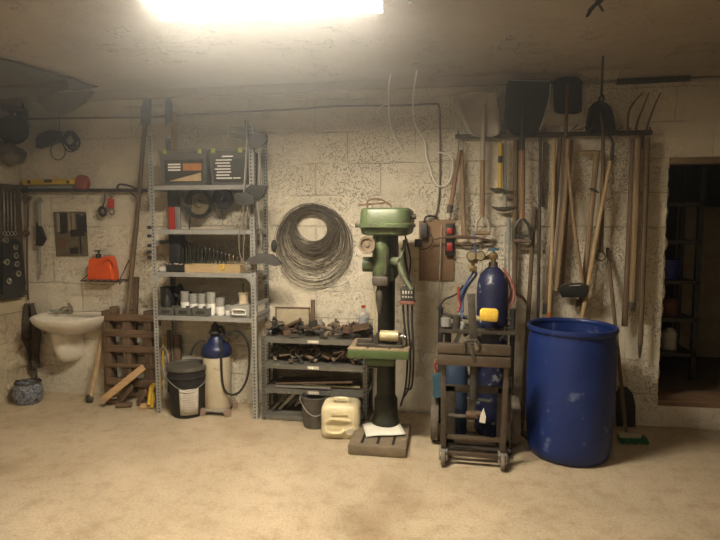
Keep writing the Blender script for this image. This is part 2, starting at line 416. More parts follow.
# doorway: timber threshold, lintel board
mb = MB(); mb.box(((dX+dX2)/2, .16, dSill+.02), (dX2-dX+.02, .30, .045), bev=.008); mb.rough(.004, 12)
struct('door_1', mb, woodmat('worn threshold timber', (.24, .15, .08), (.12, .07, .04), axis=0))
mb = MB(); mb.box(((dX+dX2)/2, .06, dTop-.02), (dX2-dX, .10, .05), bev=.01); mb.rough(.006, 10)
struct('trim_3', mb, woodmat('lintel timber', (.24, .17, .10), (.13, .09, .05), axis=0))
# concrete ledge where wall meets ceiling
mb = MB(); mb.box(((XL+XR)/2, -.02, ZC-.03), (XR-XL, .05, .07)); struct('trim_4', mb, CEILM)

# storeroom shelf unit
s0 = V((dX+.12, .75, dSill))
t = thing('storage_shelf', 'dark shelf unit inside the unlit room beyond the doorway', 'shelf', s0)
mb = MB()
for dx in (0, .42):
    for dy in (0, .35): mb.box(s0+V((dx, dy, .92)), (.04, .04, 1.84))
mb.build('frame', DSTEEL, t)
for z in (.22, .52, .84, 1.18, 1.5):
    mb = MB(); mb.box(s0+V((.21, .175, z)), (.46, .39, .03)); mb.build('shelf_board', IRON, t)
q = MB(); c = s0+V((.22, .14, .855)); q.lathe([(0, 0), (.10, 0), (.12, .17), (.125, .175), (.115, .17), (.095, .01), (0, .01)], c); tag(q.build('tub', mat('blue tub plastic', (.02, .03, .3), rough=.4)), 'blue tub on the middle shelf inside the dark doorway', 'tub')
q = MB(); c = s0+V((.26, .14, .535)); q.lathe([(0, 0), (.07, 0), (.075, .12), (.05, .15), (0, .16)], c); tag(q.build('jar', MUD), 'reddish jar on the low shelf inside the dark doorway', 'jar')
q = MB(); c = s0+V((.28, .14, .235)); q.lathe([(0, 0), (.06, 0), (.06, .15), (.03, .19), (0, .19)], c); tag(q.build('jar', LABELM), 'pale jar on the bottom shelf inside the dark doorway', 'jar')
q = MB(); q.box(s0+V((.86, .9, .75)), (.55, .04, 1.5), bev=.004); q.box(s0+V((.86, .87, .75)), (.45, .02, 1.38), bev=.004)
tag(q.build('leaning_board', BOARDW), 'tall pale panel leaning in the dark room beyond the doorway', 'panel')

# ---------------------------------------------------------------- the lamps
ZL = ZC
a = G(146, 4, ZC-.12); b_ = G(381, -5, ZC-.12); dv = (b_-a); mid = (a+b_)/2; ln = dv.length
def batten_lamp(mid, dirv, ln, label, strength):
    t = thing('ceiling_light', label, 'lamp', mid)
    u = dirv.normalized(); v = V((0, 0, 1)).cross(u)
    rot = Matrix((u, v, V((0, 0, 1)))).transposed()
    q = MB(); q.box(mid+V((0, 0, .085)), (ln, .10, .07), rot, bev=.006); q.build('housing', GSTEEL, t)
    q = MB(); q.rings([[mid+u*sx*(ln/2)+v*a0+V((0, 0, z0)) for a0, z0 in ((-.14, -.02), (-.06, .052), (.06, .052), (.14, -.02), (.143, -.018), (.06, .056), (-.06, .056), (-.143, -.018))] for sx in (-1, 1)]); q.build('reflector', mat('white enamel reflector', (.75, .73, .68), (.7, .68, .62), rough=.4), t)
    q = MB(); prof = [(-.055, .05), (-.055, .012), (-.04, 0), (.04, 0), (.055, .012), (.055, .05)]
    q.rings([[mid+u*sx*(ln/2-.02)+v*p[0]+V((0, 0, p[1])) for p in prof] for sx in (-1, 1)])
    q.build('diffuser', emis('lit diffuser', LAMP_COLOUR, strength), t)
    for sx in (-1, 1):
        q = MB(); q.box(mid+u*sx*(ln/2-.008)+V((0, 0, .025)), (.02, .118, .056), rot, bev=.004); q.build('end_cap', GSTEEL, t)
    return t
batten_lamp(mid, dv, ln, 'long glowing batten lamp on the ceiling above the shelving', LAMP_STRENGTH)
# unlit white trunking running on from the lamp to the left wall
u = dv.normalized(); a2 = a-u*.03+V((0, 0, .085)); e2 = V((XL+.01, a2.y+(XL-a2.x)*u.y/u.x, a2.z))
q = MB(); q.beam(a2, e2, .06, .06, bev=.004); tag(q.build('cable_trunking', mat('white trunking', (.62, .58, .5), rough=.5)), 'white cable trunking on the ceiling left of the glowing lamp', 'trunking')
# unseen fill batten added behind the camera to brighten the near floor
q = thing
batten_lamp(V((-.5, -4.8, ZC-.12)), V((1, .05, 0)), 1.2, 'unseen fill lamp added on the ceiling behind the camera', FILL_STRENGTH)

# ---------------------------------------------------------------- conduit, wires and ceiling fittings
q = MB(); q.tube(cat([P(24, 119, .02), P(90, 118, .02), P(150, 117, .02), P(240, 112, .02), P(300, 109, .02), P(340, 106, .02), P(400, 105.5, .02), P(432, 104, .02), P(439, 106, .02), P(440, 125, .02), P(440, 165, .02), P(439, 195, .02), P(436, 214, .02), P(429, 221, .03)], 5), .0075, 6)
tag(q.build('wall_cable', GCABLE), 'thin grey cable along the wall top turning down to the plywood board', 'cable')
q = MB(); q.tube(cat([G(409, 2, ZC-.005), P(408, 20, .6), P(397, 54, .3), P(389, 83, .15), P(389, 112, .05), P(392, 130, .03), P(402, 150, .03)], 8), .0055, 6)
q.tube(cat([P(389, 104, .07), P(382, 106, .05), P(377, 111, .04), P(381, 118, .03)], 6), .003, 6)
tag(q.build('hanging_wire', WCABLE), 'white wire drooping from ceiling, left of the pair beside the drill', 'wire')
q = MB(); q.tube(cat([G(411, 2, ZC-.005), P(409, 20, .6), P(417, 62, .3), P(413, 97, .12), P(415, 123, .05), P(425, 142, .03), P(427, 158, .03), P(437, 185, .03), P(450, 180, .03), P(452, 158, .03), P(438, 152, .03)], 8), .0055, 6)
tag(q.build('hanging_wire', WCABLE), 'white wire drooping from ceiling, right one, ending in a loop', 'wire')
c = G(603, 56, ZC)
q = MB(); e = V((c.x, c.y, P(602, 96, -c.y).z)); q.tube([c, e], .008, 6); q.ringt(e-V((0, 0, .02)), (1, .3, 0), .022, .008, 14, 6)
tag(q.build('ceiling_hook', DSTEEL), 'dark iron rod with an eye hanging from ceiling above round shovel', 'hook')
q = MB(); q.tube(cat([G(600, 0, ZC-.003), G(598, 3, ZC-.03), G(592, 8, ZC-.06), G(587, 17, ZC-.12)], 5), [.02]*4+[.018]*4+[.014]*4+[.010]*3+[.004], 6, flat=.3)
q.tube(cat([G(598, 3, ZC-.01), G(601, 8, ZC-.05), G(603, 11, ZC-.06)], 4), .006, 6)
tag(q.build('metal_strap', DSTEEL), 'bent dark strap hanging from the ceiling at the top of the picture', 'strap')
q = MB(); q.tube([P(578, 85, .03), P(618, 82.5, .03), P(700, 79, .03), P(740, 77, .03)], .010, 8)
tag(q.build('wall_pipe', STEEL), 'thin grey pipe high on the wall above the fork tines', 'pipe')
q = MB(); q.beam(P(617, 82, .05), P(690, 78.5, .05), .03, .036, bev=.004)
tag(q.build('metal_bar', DSTEEL), 'black metal bar lying along the high pipe above the fork', 'bar')

# ---------------------------------------------------------------- left corner: ceiling tarpaulin, hanging pots
def tarp(u, v):
    x0 = XL+.02; px = -6+u*84; top = 32+6*v
    d = .55+v*1.0
    p = G(px, 30+v*10, ZC)
    y = -.30-v*.95; x = XL+.02+u*(.95-.25*v)
    z = ZC-.02-.10*math.sin(PI*min(1, u*1.15))*(.4+.6*math.sin(PI*v))*(1-.4*u)-.035*noise.noise(V((x*5, y*5, 3)))-.06*(1-u)
    return V((x, y, min(z, ZC-.006)))
q = MB(); q.grid(26, 20, tarp); tag(q.build('tarpaulin', CLOTH, solid=.006), 'dusty grey sheet sagging under the ceiling in the left corner', 'sheet')
q = MB(); q.beam(V((XL+.01, -.95, ZC-.13)), V((XL+.82, -.45, ZC-.05)), .09, .05, bev=.006)
tag(q.build('timber_batten', WOODD), 'grey timber stored under the ceiling beside the sagging sheet', 'timber')
q = MB(); c = V((XL+.16, -.18, P(40, 100, .18).z))
q.beam(P(22, 94, .03), P(105, 81, .03), .02, .02)
tag(q.build('wooden_strip', WOODD), 'thin dark strip on the wall under the ceiling at left', 'strip')
q = MB()
o = [P(40, 96, .03), P(100, 88, .03), P(96, 93, .03), P(86, 103, .03), P(75, 110, .03), P(62, 116, .03), P(52, 113, .03), P(43, 104, .03)]
q.prism(o, (0, -.05, 0)); tag(q.build('sheet_bracket', mat('dusty grey plate', (.24, .21, .175), (.16, .14, .115), rough=.9)), 'dusty dark plate on the wall above the hanging cable reel', 'plate')
# black pot, its canvas bag, shelf boards
c = L(13, 130, XL+.17)
q = MB(); ax = (CP-c).normalized(); ax = (ax+V((0, 0, .0))).normalized()
q.lathe([(0, -.02), (.07, -.02), (.108, .0), (.112, .03), (.104, .03), (.09, .006), (0, -.008)], c, ax, 28)
q.tube([c+V((0, 0, .10)), c+V((-.02, 0, .16))], .012, 6)
tag(q.build('frying_pan', mat('sooty black', (.02, .018, .016), rough=.9)), 'round black pan hanging in the left corner under the ceiling', 'pan')
q = MB(); q.tube(cat([L(17, 96, XL+.05), L(20, 106, XL+.08), L(24, 118, XL+.1), L(27, 128, XL+.1)], 4), [.035]*4+[.04]*4+[.03]*4+[.02], 8); q.rough(.02, 12)
tag(q.build('old_jacket', SACK), 'brown cloth bundle hanging beside the round black pan', 'cloth')
q = MB(); c = L(12, 156, XL+.1); q.sph(c, .10, (.9, 1.0, .75), 16); q.rough(.03, 12)
tag(q.build('canvas_bag', OLIVE), 'olive canvas bag hanging below the round black pan', 'bag')
q = MB(); c = L(5, 147, XL+.1); q.sph(c, .085, (1, 1, .6), 14); q.rough(.03, 10); tag(q.build('canvas_bag', SACK), 'dark brown bag hanging at the picture edge beside olive bag', 'bag')
q = MB(); q.box((XL+.07, -.30, L(8, 108, XL+.07).z), (.14, .50, .02)); q.box((XL+.012, -.30, L(8, 108, XL+.07).z-.08), (.02, .03, .16))
tag(q.build('wall_shelf', WOODD), 'small dark wooden shelf high on the left wall', 'shelf')
q = MB(); q.box((XL+.08, -.22, L(8, 108, XL+.07).z+.085), (.12, .22, .15), bev=.012); q.rough(.008, 9)
tag(q.build('cardboard_box', mat('dusty brown card', (.23, .18, .13), (.15, .12, .09), rough=.9)), 'dusty brown box on the small shelf at the left edge', 'box')

# hanging reel of black cable
t = thing('cable_reel', 'black cable coil and plug box hanging on the left wall', 'cable', P(60, 158, .05))
q = MB(); q.prism([P(41, 139, .03), P(44, 135, .03), P(55, 131, .03), P(63, 132, .03), P(62, 142, .03), P(52, 146, .03), P(41, 149, .03)], (0, -.06, 0)); q.build('plug_box', BLACK, t)
q = MB()
for k in range(8): q.ringt(P(71+rnd.uniform(-2, 2), 140.5+rnd.uniform(-2, 3), .05+.006*k), (rnd.uniform(-.1, .3), 1, rnd.uniform(-.2, .3)), .070+rnd.uniform(-.02, .008), .006, 26, 6)
q.ringt(P(58, 151, .04), (.1, 1, 0), .075, .004, 26, 6)
q.build('cable', RUBBER, t)
q = MB(); q.tube([P(59, 112, .02), P(59.5, 134, .05)], .004, 6); q.build('hanging_cord', GCABLE, t)

# ---------------------------------------------------------------- left wall spanner board and socket case
def LP(px, py, e): return L(px, py, XL+e)
z0, z1 = LP(8, 298, .03).z, LP(8, 184, .03).z
y0, y1 = -.34, -.045
q = MB(); q.box((XL+.012, (y0+y1)/2, (z0+z1)/2), (.024, y1-y0, z1-z0), bev=.003)
q.box((XL+.035, (y0+y1)/2, z1-.02), (.03, y1-y0, .03)); q.box((XL+.035, (y0+y1)/2, z0+.02), (.03, y1-y0, .03))
tag(q.build('tool_board', SACK), 'dark board of spanners on the wall at the left edge', 'board')
for k, (px, nm) in enumerate(((3.5, 'spanner nearest the picture edge, hanging on the dark board'), (7, 'second spanner from the left edge on the dark board'), (10.5, 'third spanner from the left edge on the dark board'), (14, 'spanner nearest the room corner on the dark board'))):
    a_, b2 = LP(px, 192, .045), LP(px+1, 232, .045)
    q = MB(); q.beam(a_, b2, .020, .010, V((1, 0, 0)), bev=.002)
    q.ringt(b2+V((0, 0, -.012)), (1, 0, 0), .016, .006, 12, 6)
    for s_ in (-1, 1): q.beam(a_, a_+V((0, s_*.016, .03)), .01, .008, V((1, 0, 0)))
    tag(q.build('spanner', CHROME), 'chrome '+nm, 'spanner', 'spanners on the left board')
q = MB(); q.prism([LP(0, 238, .025), LP(13, 239, .025), LP(18, 244, .025), LP(23, 284, .025), LP(20, 297, .025), LP(0, 300, .025)], (.03, 0, 0))
tag(q.build('socket_case', BLACK), 'dark socket case on the left wall below the spanners', 'case')
for k, (px, py) in enumerate(((13.5, 247), (14, 255.5), (14.8, 264), (16.5, 273.5), (4, 240), (5, 262), (7, 281))):
    c = LP(px, py, .053); q = MB(); q.lathe([(.012, .0), (.026, 0), (.026, .022), (.017, .022), (.015, .006), (.012, .006)], c, (1, 0, 0), 14)
    nm = ['topmost of the column', 'second of the column', 'third of the column', 'lowest of the column', 'high by the picture edge', 'midway by the picture edge', 'low near the picture edge'][k]
    tag(q.build('socket', CHROME), 'chrome ring socket in the dark case, '+nm, 'socket', 'sockets in the left case')

# ---------------------------------------------------------------- rail with level, tape, clamps
q = MB(); q.beam(P(22, 190, .05), P(147, 190.5, .05), .028, .028, bev=.003)
q.box(P(25, 190, .022), (.03, .045, .05)); q.box(P(140, 190, .022), (.03, .045, .05))
tag(q.build('wall_rail', DSTEEL), 'long dark steel rail holding tools on the left wall', 'rail')
t = thing('spirit_level', 'yellow spirit level lying on the dark left wall rail', 'level', P(49, 187, .05))
q = MB(); q.box((P(23, 182, .055)+P(76, 182, .055))/2, (P(76, 182, .055).x-P(23, 182, .055).x, .025, .046), bev=.003); q.build('body', YEL, t)
q = MB(); q.box(P(48, 181, .069), (.07, .006, .026)); q.build('vial', BLACK, t)
for px in (29, 68):
    q = MB(); q.lathe([(0, 0), (.014, 0), (.014, .005), (0, .005)], P(px, 182, .067), (0, -1, 0), 14); q.build('vial', BLACK, t)
q = MB(); q.box((P(30, 187, .08)+P(72, 187, .08))/2, (P(72, 187, .08).x-P(30, 187, .08).x, .02, .022), bev=.003)
tag(q.build('straight_edge', mat('blue grey strip', (.20, .22, .22), rough=.5)), 'grey metal strip in front of the yellow spirit level', 'strip')
c = P(82.5, 182, .06); q = MB(); q.lathe([(0, -.03), (.05, -.03), (.058, -.024), (.058, .02), (.05, .028), (0, .028)], c, (0, -1, 0), 22); q.box(c+V((-.0, 0, -.045)), (.09, .05, .03), bev=.006)
tag(q.build('tape_measure', DRED), 'round faded red tape measure beside the yellow level', 'tape')
# adjustable wrench and long bar
q = MB(); q.tube(cat([P(28, 197, .05), P(28, 210, .05), P(27.5, 235, .05), P(27, 255, .05), P(28, 300, .05)], 4), [.012]*8+[.010]*8+[.011], 8, flat=.5)
q.ringt(P(26.5, 233, .05), (0, 1, 0), .022, .011, 14, 6); q.beam(P(24, 196, .05), P(31, 198, .05), .02, .035, bev=.004); q.beam(P(25, 203, .05), P(30, 199, .05), .012, .02)
tag(q.build('pipe_wrench', RUST), 'long rusty wrench hanging from the rail beside the spanner board', 'wrench')
t = thing('hacksaw', 'narrow black-handled saw hanging under the yellow level', 'saw', P(41, 275, .05))
q = MB(); q.beam(P(38.5, 200, .05), P(40, 234, .05), .016, .03, V((0, -1, 0)), bev=.004); q.beam(P(38, 198, .05), P(41, 202, .05), .03, .03); q.tube([P(40, 240, .05), P(41.5, 275, .05)], .006, 6); q.build('blade', STEEL, t)
q = MB(); q.prism([P(39, 222, .035), P(43, 228, .035), P(47, 239, .035), P(43, 246, .035), P(39, 245, .035)], (0, -.035, 0)); q.build('handle', BLACK, t)
for px in (73, 88.5, 103.5):
    q = MB(); q.tube(cat([P(px, 191, .066), P(px+.5, 195, .068), P(px-1.5, 199, .068), P(px+.8, 198, .075)], 4), .0035, 6)
    tag(q.build('rail_hook', STEEL), {73: 'empty wire hook under the rail, nearest the tape measure', 88.5: 'empty wire hook under the rail between tape and red strap', 103.5: 'wire hook carrying the black and red strap'}[px], 'hook', 'hooks on the left rail')
t = thing('ratchet_strap', 'black and red strap buckle hanging below the left rail', 'strap', P(107, 218, .05))
q = MB(); 
for k in range(4): q.ringt(P(102.5, 211.5, .045+.008*k), (.2, 1, .1), .034+.003*(k % 2), .010, 18, 8)
q.tube(cat([P(104, 192, .06), P(105, 199, .05), P(103, 206, .05)], 4), .006, 6); q.build('strap_coil', RUBBER, t)
q = MB(); q.box(P(111, 203.5, .055), (.05, .03, .085), rot=Matrix.Rotation(.1, 3, 'Y'), bev=.01); q.build('red_buckle', RED, t)
q = MB(); q.ringt(P(112, 211.5, .055), (.3, 1, 0), .028, .006, 18, 8); q.ringt(P(111.5, 195, .055), (0, 1, 0), .02, .005, 14, 6); q.build('ring', CHROME, t)
q = MB(); q.tube(cat([P(117, 190, .075), P(119, 184.5, .075), P(130, 186, .075), P(136, 189, .075)], 4), .008, 8); q.tube([P(130, 192, .07), P(139, 200, .07)], .007, 6)
tag(q.build('bent_rod', DSTEEL), 'bent dark rod hooked over the right end of the left rail', 'rod')

# picture board of tools
t = thing('tool_picture', 'small dark picture of tools fixed flat on the left wall', 'picture', P(71, 256, .01))
q = MB(); o = [P(54, 212, .002), P(86, 211.5, .002), P(88.5, 256, .002), P(57, 256.5, .002)]; q.prism(o, (0, -.010, 0)); q.build('backing', mat('dim picture brown', (.16, .13, .09), (.06, .05, .035), rough=.5, scale=22), t)
q = MB(); dd = .0135
for (x, w_, y0_, y1_, s_) in ((58, 1.6, 213, 232, 1), (61.5, 2.2, 213, 234, 0), (65, 1.8, 213, 233, 0), (69, 1.2, 213, 231, 1), (73, 1.4, 213, 230, 1), (78, 1.5, 214, 234, 0), (81.5, 2.6, 216, 236, 0), (85, 1.3, 214, 232, 0)):
    q.use(s_); q.prism([P(x-w_, y0_, .0125), P(x+w_, y0_, .0125), P(x+w_+.8, y1_, .0125), P(x-w_+.8, y1_, .0125)], (0, -.001, 0))
q.use(0); q.prism([P(70, 230, .013), P(81, 229, .013), P(82, 236, .013), P(71, 237, .013)], (0, -.002, 0)); q.prism([P(79.5, 236, .013), P(81, 236, .013), P(82, 254, .013), P(80, 254, .013)], (0, -.001, 0)); q.prism([P(70, 248, .013), P(78, 247, .013), P(79, 254, .013), P(70, 254, .013)], (0, -.001, 0))
q.use(2); q.prism([P(60, 238, .013), P(62, 238, .013), P(63, 248, .013), P(61, 248, .013)], (0, -.001, 0)); q.prism([P(63.5, 238, .013), P(65.5, 238, .013), P(66, 248, .013), P(64.5, 248, .013)], (0, -.001, 0))
q.build('tool_image', [BLACK, mat('picture tan', (.3, .25, .18), rough=.6), MUD], t)

# orange can on wire bracket
t = thing('wire_bracket', 'black wire shelf on the wall carrying the orange can', 'bracket', P(103, 283, .1))
z = P(103, 281, .14).z; xa, xb = P(83, 281, .14).x, P(121, 281, .14).x
q = MB(); q.tube([V((xa, -.02, z)), V((xb, -.02, z)), V((xb, -.17, z)), V((xa, -.17, z))], .0045, 6, closed=True)
for k in range(1, 6): x = xa+(xb-xa)*k/6; q.tube([V((x, -.02, z)), V((x, -.17, z))], .003, 6)
q.tube([V((xa, -.17, z)), V((xa+.10, -.02, z+.14))], .004, 6); q.tube([V((xb, -.17, z)), V((xb+.005, -.02, z+.17))], .004, 6); q.tube([V((xb, -.17, z)), V((xb+.02, -.19, z-.02)), V((xb+.03, -.17, z+.01))], .0045, 6)
q.build('wire_frame', BLACK, t)
t = thing('fuel_can', 'orange plastic fuel can on the black wire bracket', 'can', V((P(105, 281, .1).x, -.09, z+.005)))
o = [(93, 280), (94.5, 259), (98, 256.5), (103, 259), (109, 255.5), (114.5, 256), (116.5, 262), (119, 274), (119, 279.5)]
base = .045
def canring(d, sh):
    c = P(106, 269, base); return [P(c_[0], c_[1], base)*1 for c_ in o] if False else None
q = MB(); pts = [P(x, y, .05) for x, y in o]; cen = sum(pts, V())/len(pts); zlow = z+.005
for p_ in pts: p_.z = max(p_.z, zlow)
rr = []
for d, s_ in ((0, .90), (.012, .97), (.03, 1), (.08, 1), (.098, .97), (.11, .90)):
    rr.append([V((cen.x+(p_.x-cen.x)*s_, -.03-d, max(zlow, cen.z+(p_.z-cen.z)*s_))) for p_ in pts])
q.rings(rr); q.build('body', ORANGE, t)
q = MB(); c = V((P(97.5, 257, .1).x, -.085, P(97.5, 257, .1).z-.01)); q.cyl(c, c+V((0, 0, .035)), .022); q.cyl(c+V((0, 0, .035)), c+V((.002, 0, .06)), .008); q.beam(c+V((-.035, 0, .06)), c+V((.018, 0, .062)), .016, .012, bev=.003); q.build('cap', BLACK, t)
q = MB(); q.tube(cat([P(103, 262, .15), P(107, 258.5, .16), P(113, 260, .16), P(114.5, 266, .15)], 5), .008, 8); q.build('handle', ORANGE, t)

# ---------------------------------------------------------------- wash basin
sx0, sx1 = P(31, 318, .2).x, P(103, 318, .15).x; cx = (sx0+sx1)/2+.01; hw = (sx1-sx0)/2; zr = P(65, 317, .22).z
t = thing('wash_basin', 'white ceramic wash basin on the wall in the left corner', 'basin', V((cx, -.2, zr-.35)))
def oval(hw, dep, z, y0=-.004, n=36, ex=2.3):
    out = []
    for k in range(n):
        a_ = PI*k/(n-1); cxx, sy = math.cos(a_), math.sin(a_)
        out.append(V((cx+math.copysign(abs(cxx)**(2/ex), cxx)*hw, y0-abs(sy)**(2/ex)*dep, z)))
    return out
q = MB()
q.rings([oval(hw*.42, .20, zr-.15), oval(hw*.62, .28, zr-.135), oval(hw*.84, .36, zr-.09), oval(hw*.95, .41, zr-.045), oval(hw, .43, zr-.012), oval(hw, .432, zr), oval(hw*.98, .424, zr+.004),
         oval(hw*.90, .395, zr-.003, -.02), oval(hw*.80, .27, zr-.02, -.115), oval(hw*.74, .25, zr-.05, -.12), oval(hw*.55, .20, zr-.09, -.13), oval(hw*.2, .08, zr-.11, -.18)]); q.build('bowl', WHITE, t)
q = MB(); q.box((cx, -.012, zr+.004), (hw*1.7, .022, .012), bev=.004); q.build('back_upstand', WHITE, t)
px0, px1 = P(52, 340, .15).x, P(86, 340, .15).x; pc = (px0+px1)/2-.078; ph = (px1-px0)/2*.76; zb = P(70, 365, .15).z
def ov2(s_, z, dep):
    return [V((pc+math.cos(PI*k/19)*ph*s_, -.004-math.sin(PI*k/19)*dep, z)) for k in range(20)]
H_ = zr-.12-zb
q = MB(); q.rings([ov2(.35, zb, .08), ov2(.62, zb+H_*.07, .13), ov2(.8, zb+H_*.2, .17), ov2(.92, zb+H_*.45, .20), ov2(.98, zb+H_*.75, .215), ov2(1.03, zb+H_*.9, .22), ov2(1.03, zb+H_, .22)]); q.build('half_pedestal', WHITE, t)
q = MB(); c = P(71, 312, .06); c.y = -.06; c.z = zr+.01
q.cyl(c, c+V((0, 0, .05)), .02, .017); q.tube(cat([c+V((0, -.005, .035)), c+V((-.02, -.06, .05)), c+V((-.03, -.11, .03))], 5), .011, 10); q.tube(cat([c+V((0, 0, .05)), c+V((0, -.02, .075)), c+V((.02, -.06, .085))], 4), [.012]*5+[.008]*4, 8)
q.build('tap', CHROME, t)
q = MB(); q.box(V((cx+.0, -.0, 0))+V((0, -.20, 0))*0+V((0, -.115, zr-.045)), (.016, .006, .016), bev=.003); q.build('overflow_hole', BLACK, t)
q = MB(); c = V((P(58, 312, .08).x, -.08, zr+.025)); q.sph(c, .03, (1.4, .8, .5), 12); q.sph(c+V((-.05, .0, -.003)), .02, (1.3, .8, .5), 10); q.rough(.006, 40)
tag(q.build('soap_cloth', mat('pale green soap', (.34, .42, .32), (.22, .28, .2), rough=.7)), 'pale green scouring cloth beside the tap on the basin', 'cloth')
# rag left of basin
def rag(u, v):
    x = P(22+u*15, 340, .10).x; z = P(30, 304, .1).z*(1-v)+P(30, 370, .1).z*v
    y = -.07-.03*math.sin(u*9+v*2)-.02*noise.noise(V((u*4, v*5, 1)))
    w_ = .35+.65*math.sin(PI*min(1, v*1.1+.12))
    xc = P(29+v*2, 340, .1).x
    return V((xc+(x-xc)*w_, y, z+.03*noise.noise(V((u*3, 0, 7)))*v))
q = MB(); q.grid(14, 24, rag); tag(q.build('hanging_rag', SACK, solid=.012), 'dark ragged cloth hanging between the corner and the basin', 'rag')
q = MB(); q.tube([P(33, 350, .05), P(38, 392, .06)], .012, 7); q.beam(P(31, 340, .05), P(34, 352, .05), .02, .03); tag(q.build('drain_pipe', IRON), 'dark rod leaning on the wall behind the ragged cloth', 'rod')
# patterned pot
c = G(25, 400); c = V((c.x+.02, c.y+.10, 0))
c = V((XL+.20, -.28, 0))
t = thing('floor_pot', 'round blue and white speckled pot on the floor in the left corner', 'pot', c)
q = MB(); q.lathe([(0, 0), (.085, 0), (.105, .03), (.115, .08), (.108, .13), (.10, .16), (.095, .175), (.09, .17), (.09, .14), (0, .13)], c)
q.build('body', mat('speckled glaze', (.28, .30, .34), (.035, .045, .07), rough=.35, scale=55, contrast=.08), t)
q = MB(); q.ringt(c+V((0, 0, .175)), (0, 0, 1), .095, .008, 28, 6); q.tube(cat([c+V((-.1, 0, .17)), c+V((-.06, -.05, .2)), c+V((.06, -.05, .2)), c+V((.1, 0, .17))], 6), .005, 6); q.build('rim', IRON, t)
q = MB(); q.box((XL+.06, -.75, .02), (.12, .5, .04), bev=.006); q.rough(.006, 9)
tag(q.build('timber_offcut', WOODD), 'low dark timber on the floor at the left picture edge', 'timber')
# leaning wooden handle
t = thing('axe_handle', 'wooden handle leaning on the wall between basin and pallet', 'handle', P(90, 403, .16))
a_, b2 = P(104, 327, .04), P(90, 400, .20)
q = MB(); q.tube([a_, a_.lerp(b2, .5), b2], [.018, .021, .025], 10, flat=.8); q.build('shaft', WOODP, t)
q = MB(); q.sph(P(89.5, 399, .20), .035, (1, .7, 1.2), 12); q.build('knob', IRON, t)
# long-handled spade and pole, left of the rack
t = thing('long_spade', 'long dark pole with a narrow blade leaning beside the rack', 'spade', P(127, 312, .12))
q = MB(); q.tube([P(145, 124, .05), P(137, 220, .08), P(127, 318, .13)], [.017, .017, .019], 10); q.build('shaft', WOODD, t)
q = MB(); q.prism([P(141, 125, .05), P(141.5, 108, .04), P(146, 97, .04), P(151, 100, .04), P(151, 125, .05)], (0, -.008, 0)); q.build('blade', SHOVEL, t)
q = MB(); q.beam(P(136.5, 277, .05), P(134, 345, .05), .04, .03, V((0, -1, 0)), bev=.004); tag(q.build('timber_post', WOODD), 'short dark timber standing upright behind the pallet', 'timber')
t = thing('long_spade', 'narrow spade standing behind the rack above the left crate', 'spade', P(174, 180, .05))
q = MB(); q.tube([P(174, 112, .045), P(176, 180, .05), P(178, 235, .05)], .013, 8); q.tube([P(171.5, 122, .045), P(172, 170, .045)], .008, 8); q.build('shaft', WOODP, t)
q = MB(); q.prism([P(165.5, 125, .03), P(166, 104, .03), P(169, 93, .03), P(172.5, 104, .03), P(172, 122, .03)], (0, -.007, 0)); q.build('blade', SHOVEL, t)

# ---------------------------------------------------------------- pallet against the wall
c0 = P(128, 403, .18); c0.z = 0
t = thing('wooden_pallet', 'dark slatted wooden pallet standing against the wall left of the rack', 'pallet', c0)
yb = .155
xl, xr = P(104.5, 350, yb).x, P(153, 350, yb).x
for px in (108.5, 129, 150):
    x = P(px, 350, .1).x; q = MB(); q.box((x, -.085, P(px, 350, .1).z-.02), (.07, .09, P(px, 319, .1).z-.02-P(px, 398, .1).z+.05), bev=.004); q.rough(.004, 10); q.build('stringer', PALLETV, t)
for py, h_ in ((318, .055), (334, .06), (349.5, .06), (366.5, .03), (383, .065)):
    z = P(128, py, yb).z; q = MB(); q.box(((xl+xr)/2+rnd.uniform(-.005, .005), -yb+.02, z), (xr-xl+.01, .018, h_), rot=Matrix.Rotation(rnd.uniform(-.012, .012), 3, 'Y'), bev=.003); q.rough(.003, 10); q.build('slat', PALLET, t)
for py, h_ in ((322, .045), (353, .045), (386, .05)):
    z = P(128, py, .035).z; q = MB(); q.box(((xl+xr)/2, -.029, z), (xr-xl, .016, h_), bev=.003); q.build('slat', PALLET, t)
q = MB(); q.box(P(114.5, 311, .09), (.06, .06, .08), bev=.004); tag(q.build('wood_block', PALLETV), 'small wood block on top of the pallet', 'block')
q = MB(); q.beam(P(103, 400, .32), P(144, 367, .20), .058, .02, V((0, -1, .3)).normalized(), bev=.003); tag(q.build('plank', PLANK), 'pale fresh plank leaning diagonally across the pallet front', 'plank')
for k, (pa, pb, w_, m_, lb) in enumerate((
    ((125, 401), (133, 384), .10, PALLETV, 'dark square offcut standing against the foot of the pallet'),
    ((141, 404), (147, 390), .05, PALLET, 'narrow brown offcut leaning right of the dark square offcut'),
    ((107, 404), (125, 399), .05, PALLET, 'brown offcut lying on the floor behind the pale plank'),
    ((140, 409), (151, 405), .06, PLANK, 'pale short offcut lying on the floor by the rack foot'),
    ((116, 408), (132, 405), .045, PALLET, 'thin brown offcut lying in front of the pallet'))):
    a_, b2 = G(*pa), G(*pb)
    a_.z = .02; b2 = P(pb[0], pb[1], max(.18, -a_.y-.04)); b2.z = max(.02, b2.z) if k < 2 else .022
    a_.y = min(a_.y, -.21)
    b2.y = min(b2.y, -.19)
    q = MB(); q.beam(a_, b2, w_, .022, V((0, -.4, 1)), bev=.003); tag(q.build('wood_offcut', m_), lb, 'offcut')
q = MB(); q.tube(cat([G(152, 409)+V((0, 0, .015)), P(153, 396, .24), P(151, 389, .22), P(154, 384, .22), P(151, 392, .25), P(149, 405, .28)], 5), .016, 8); q.rough(.008, 30)
tag(q.build('strap_bundle', YEL), 'yellow strap bundle hanging low at the rack foot', 'strap')

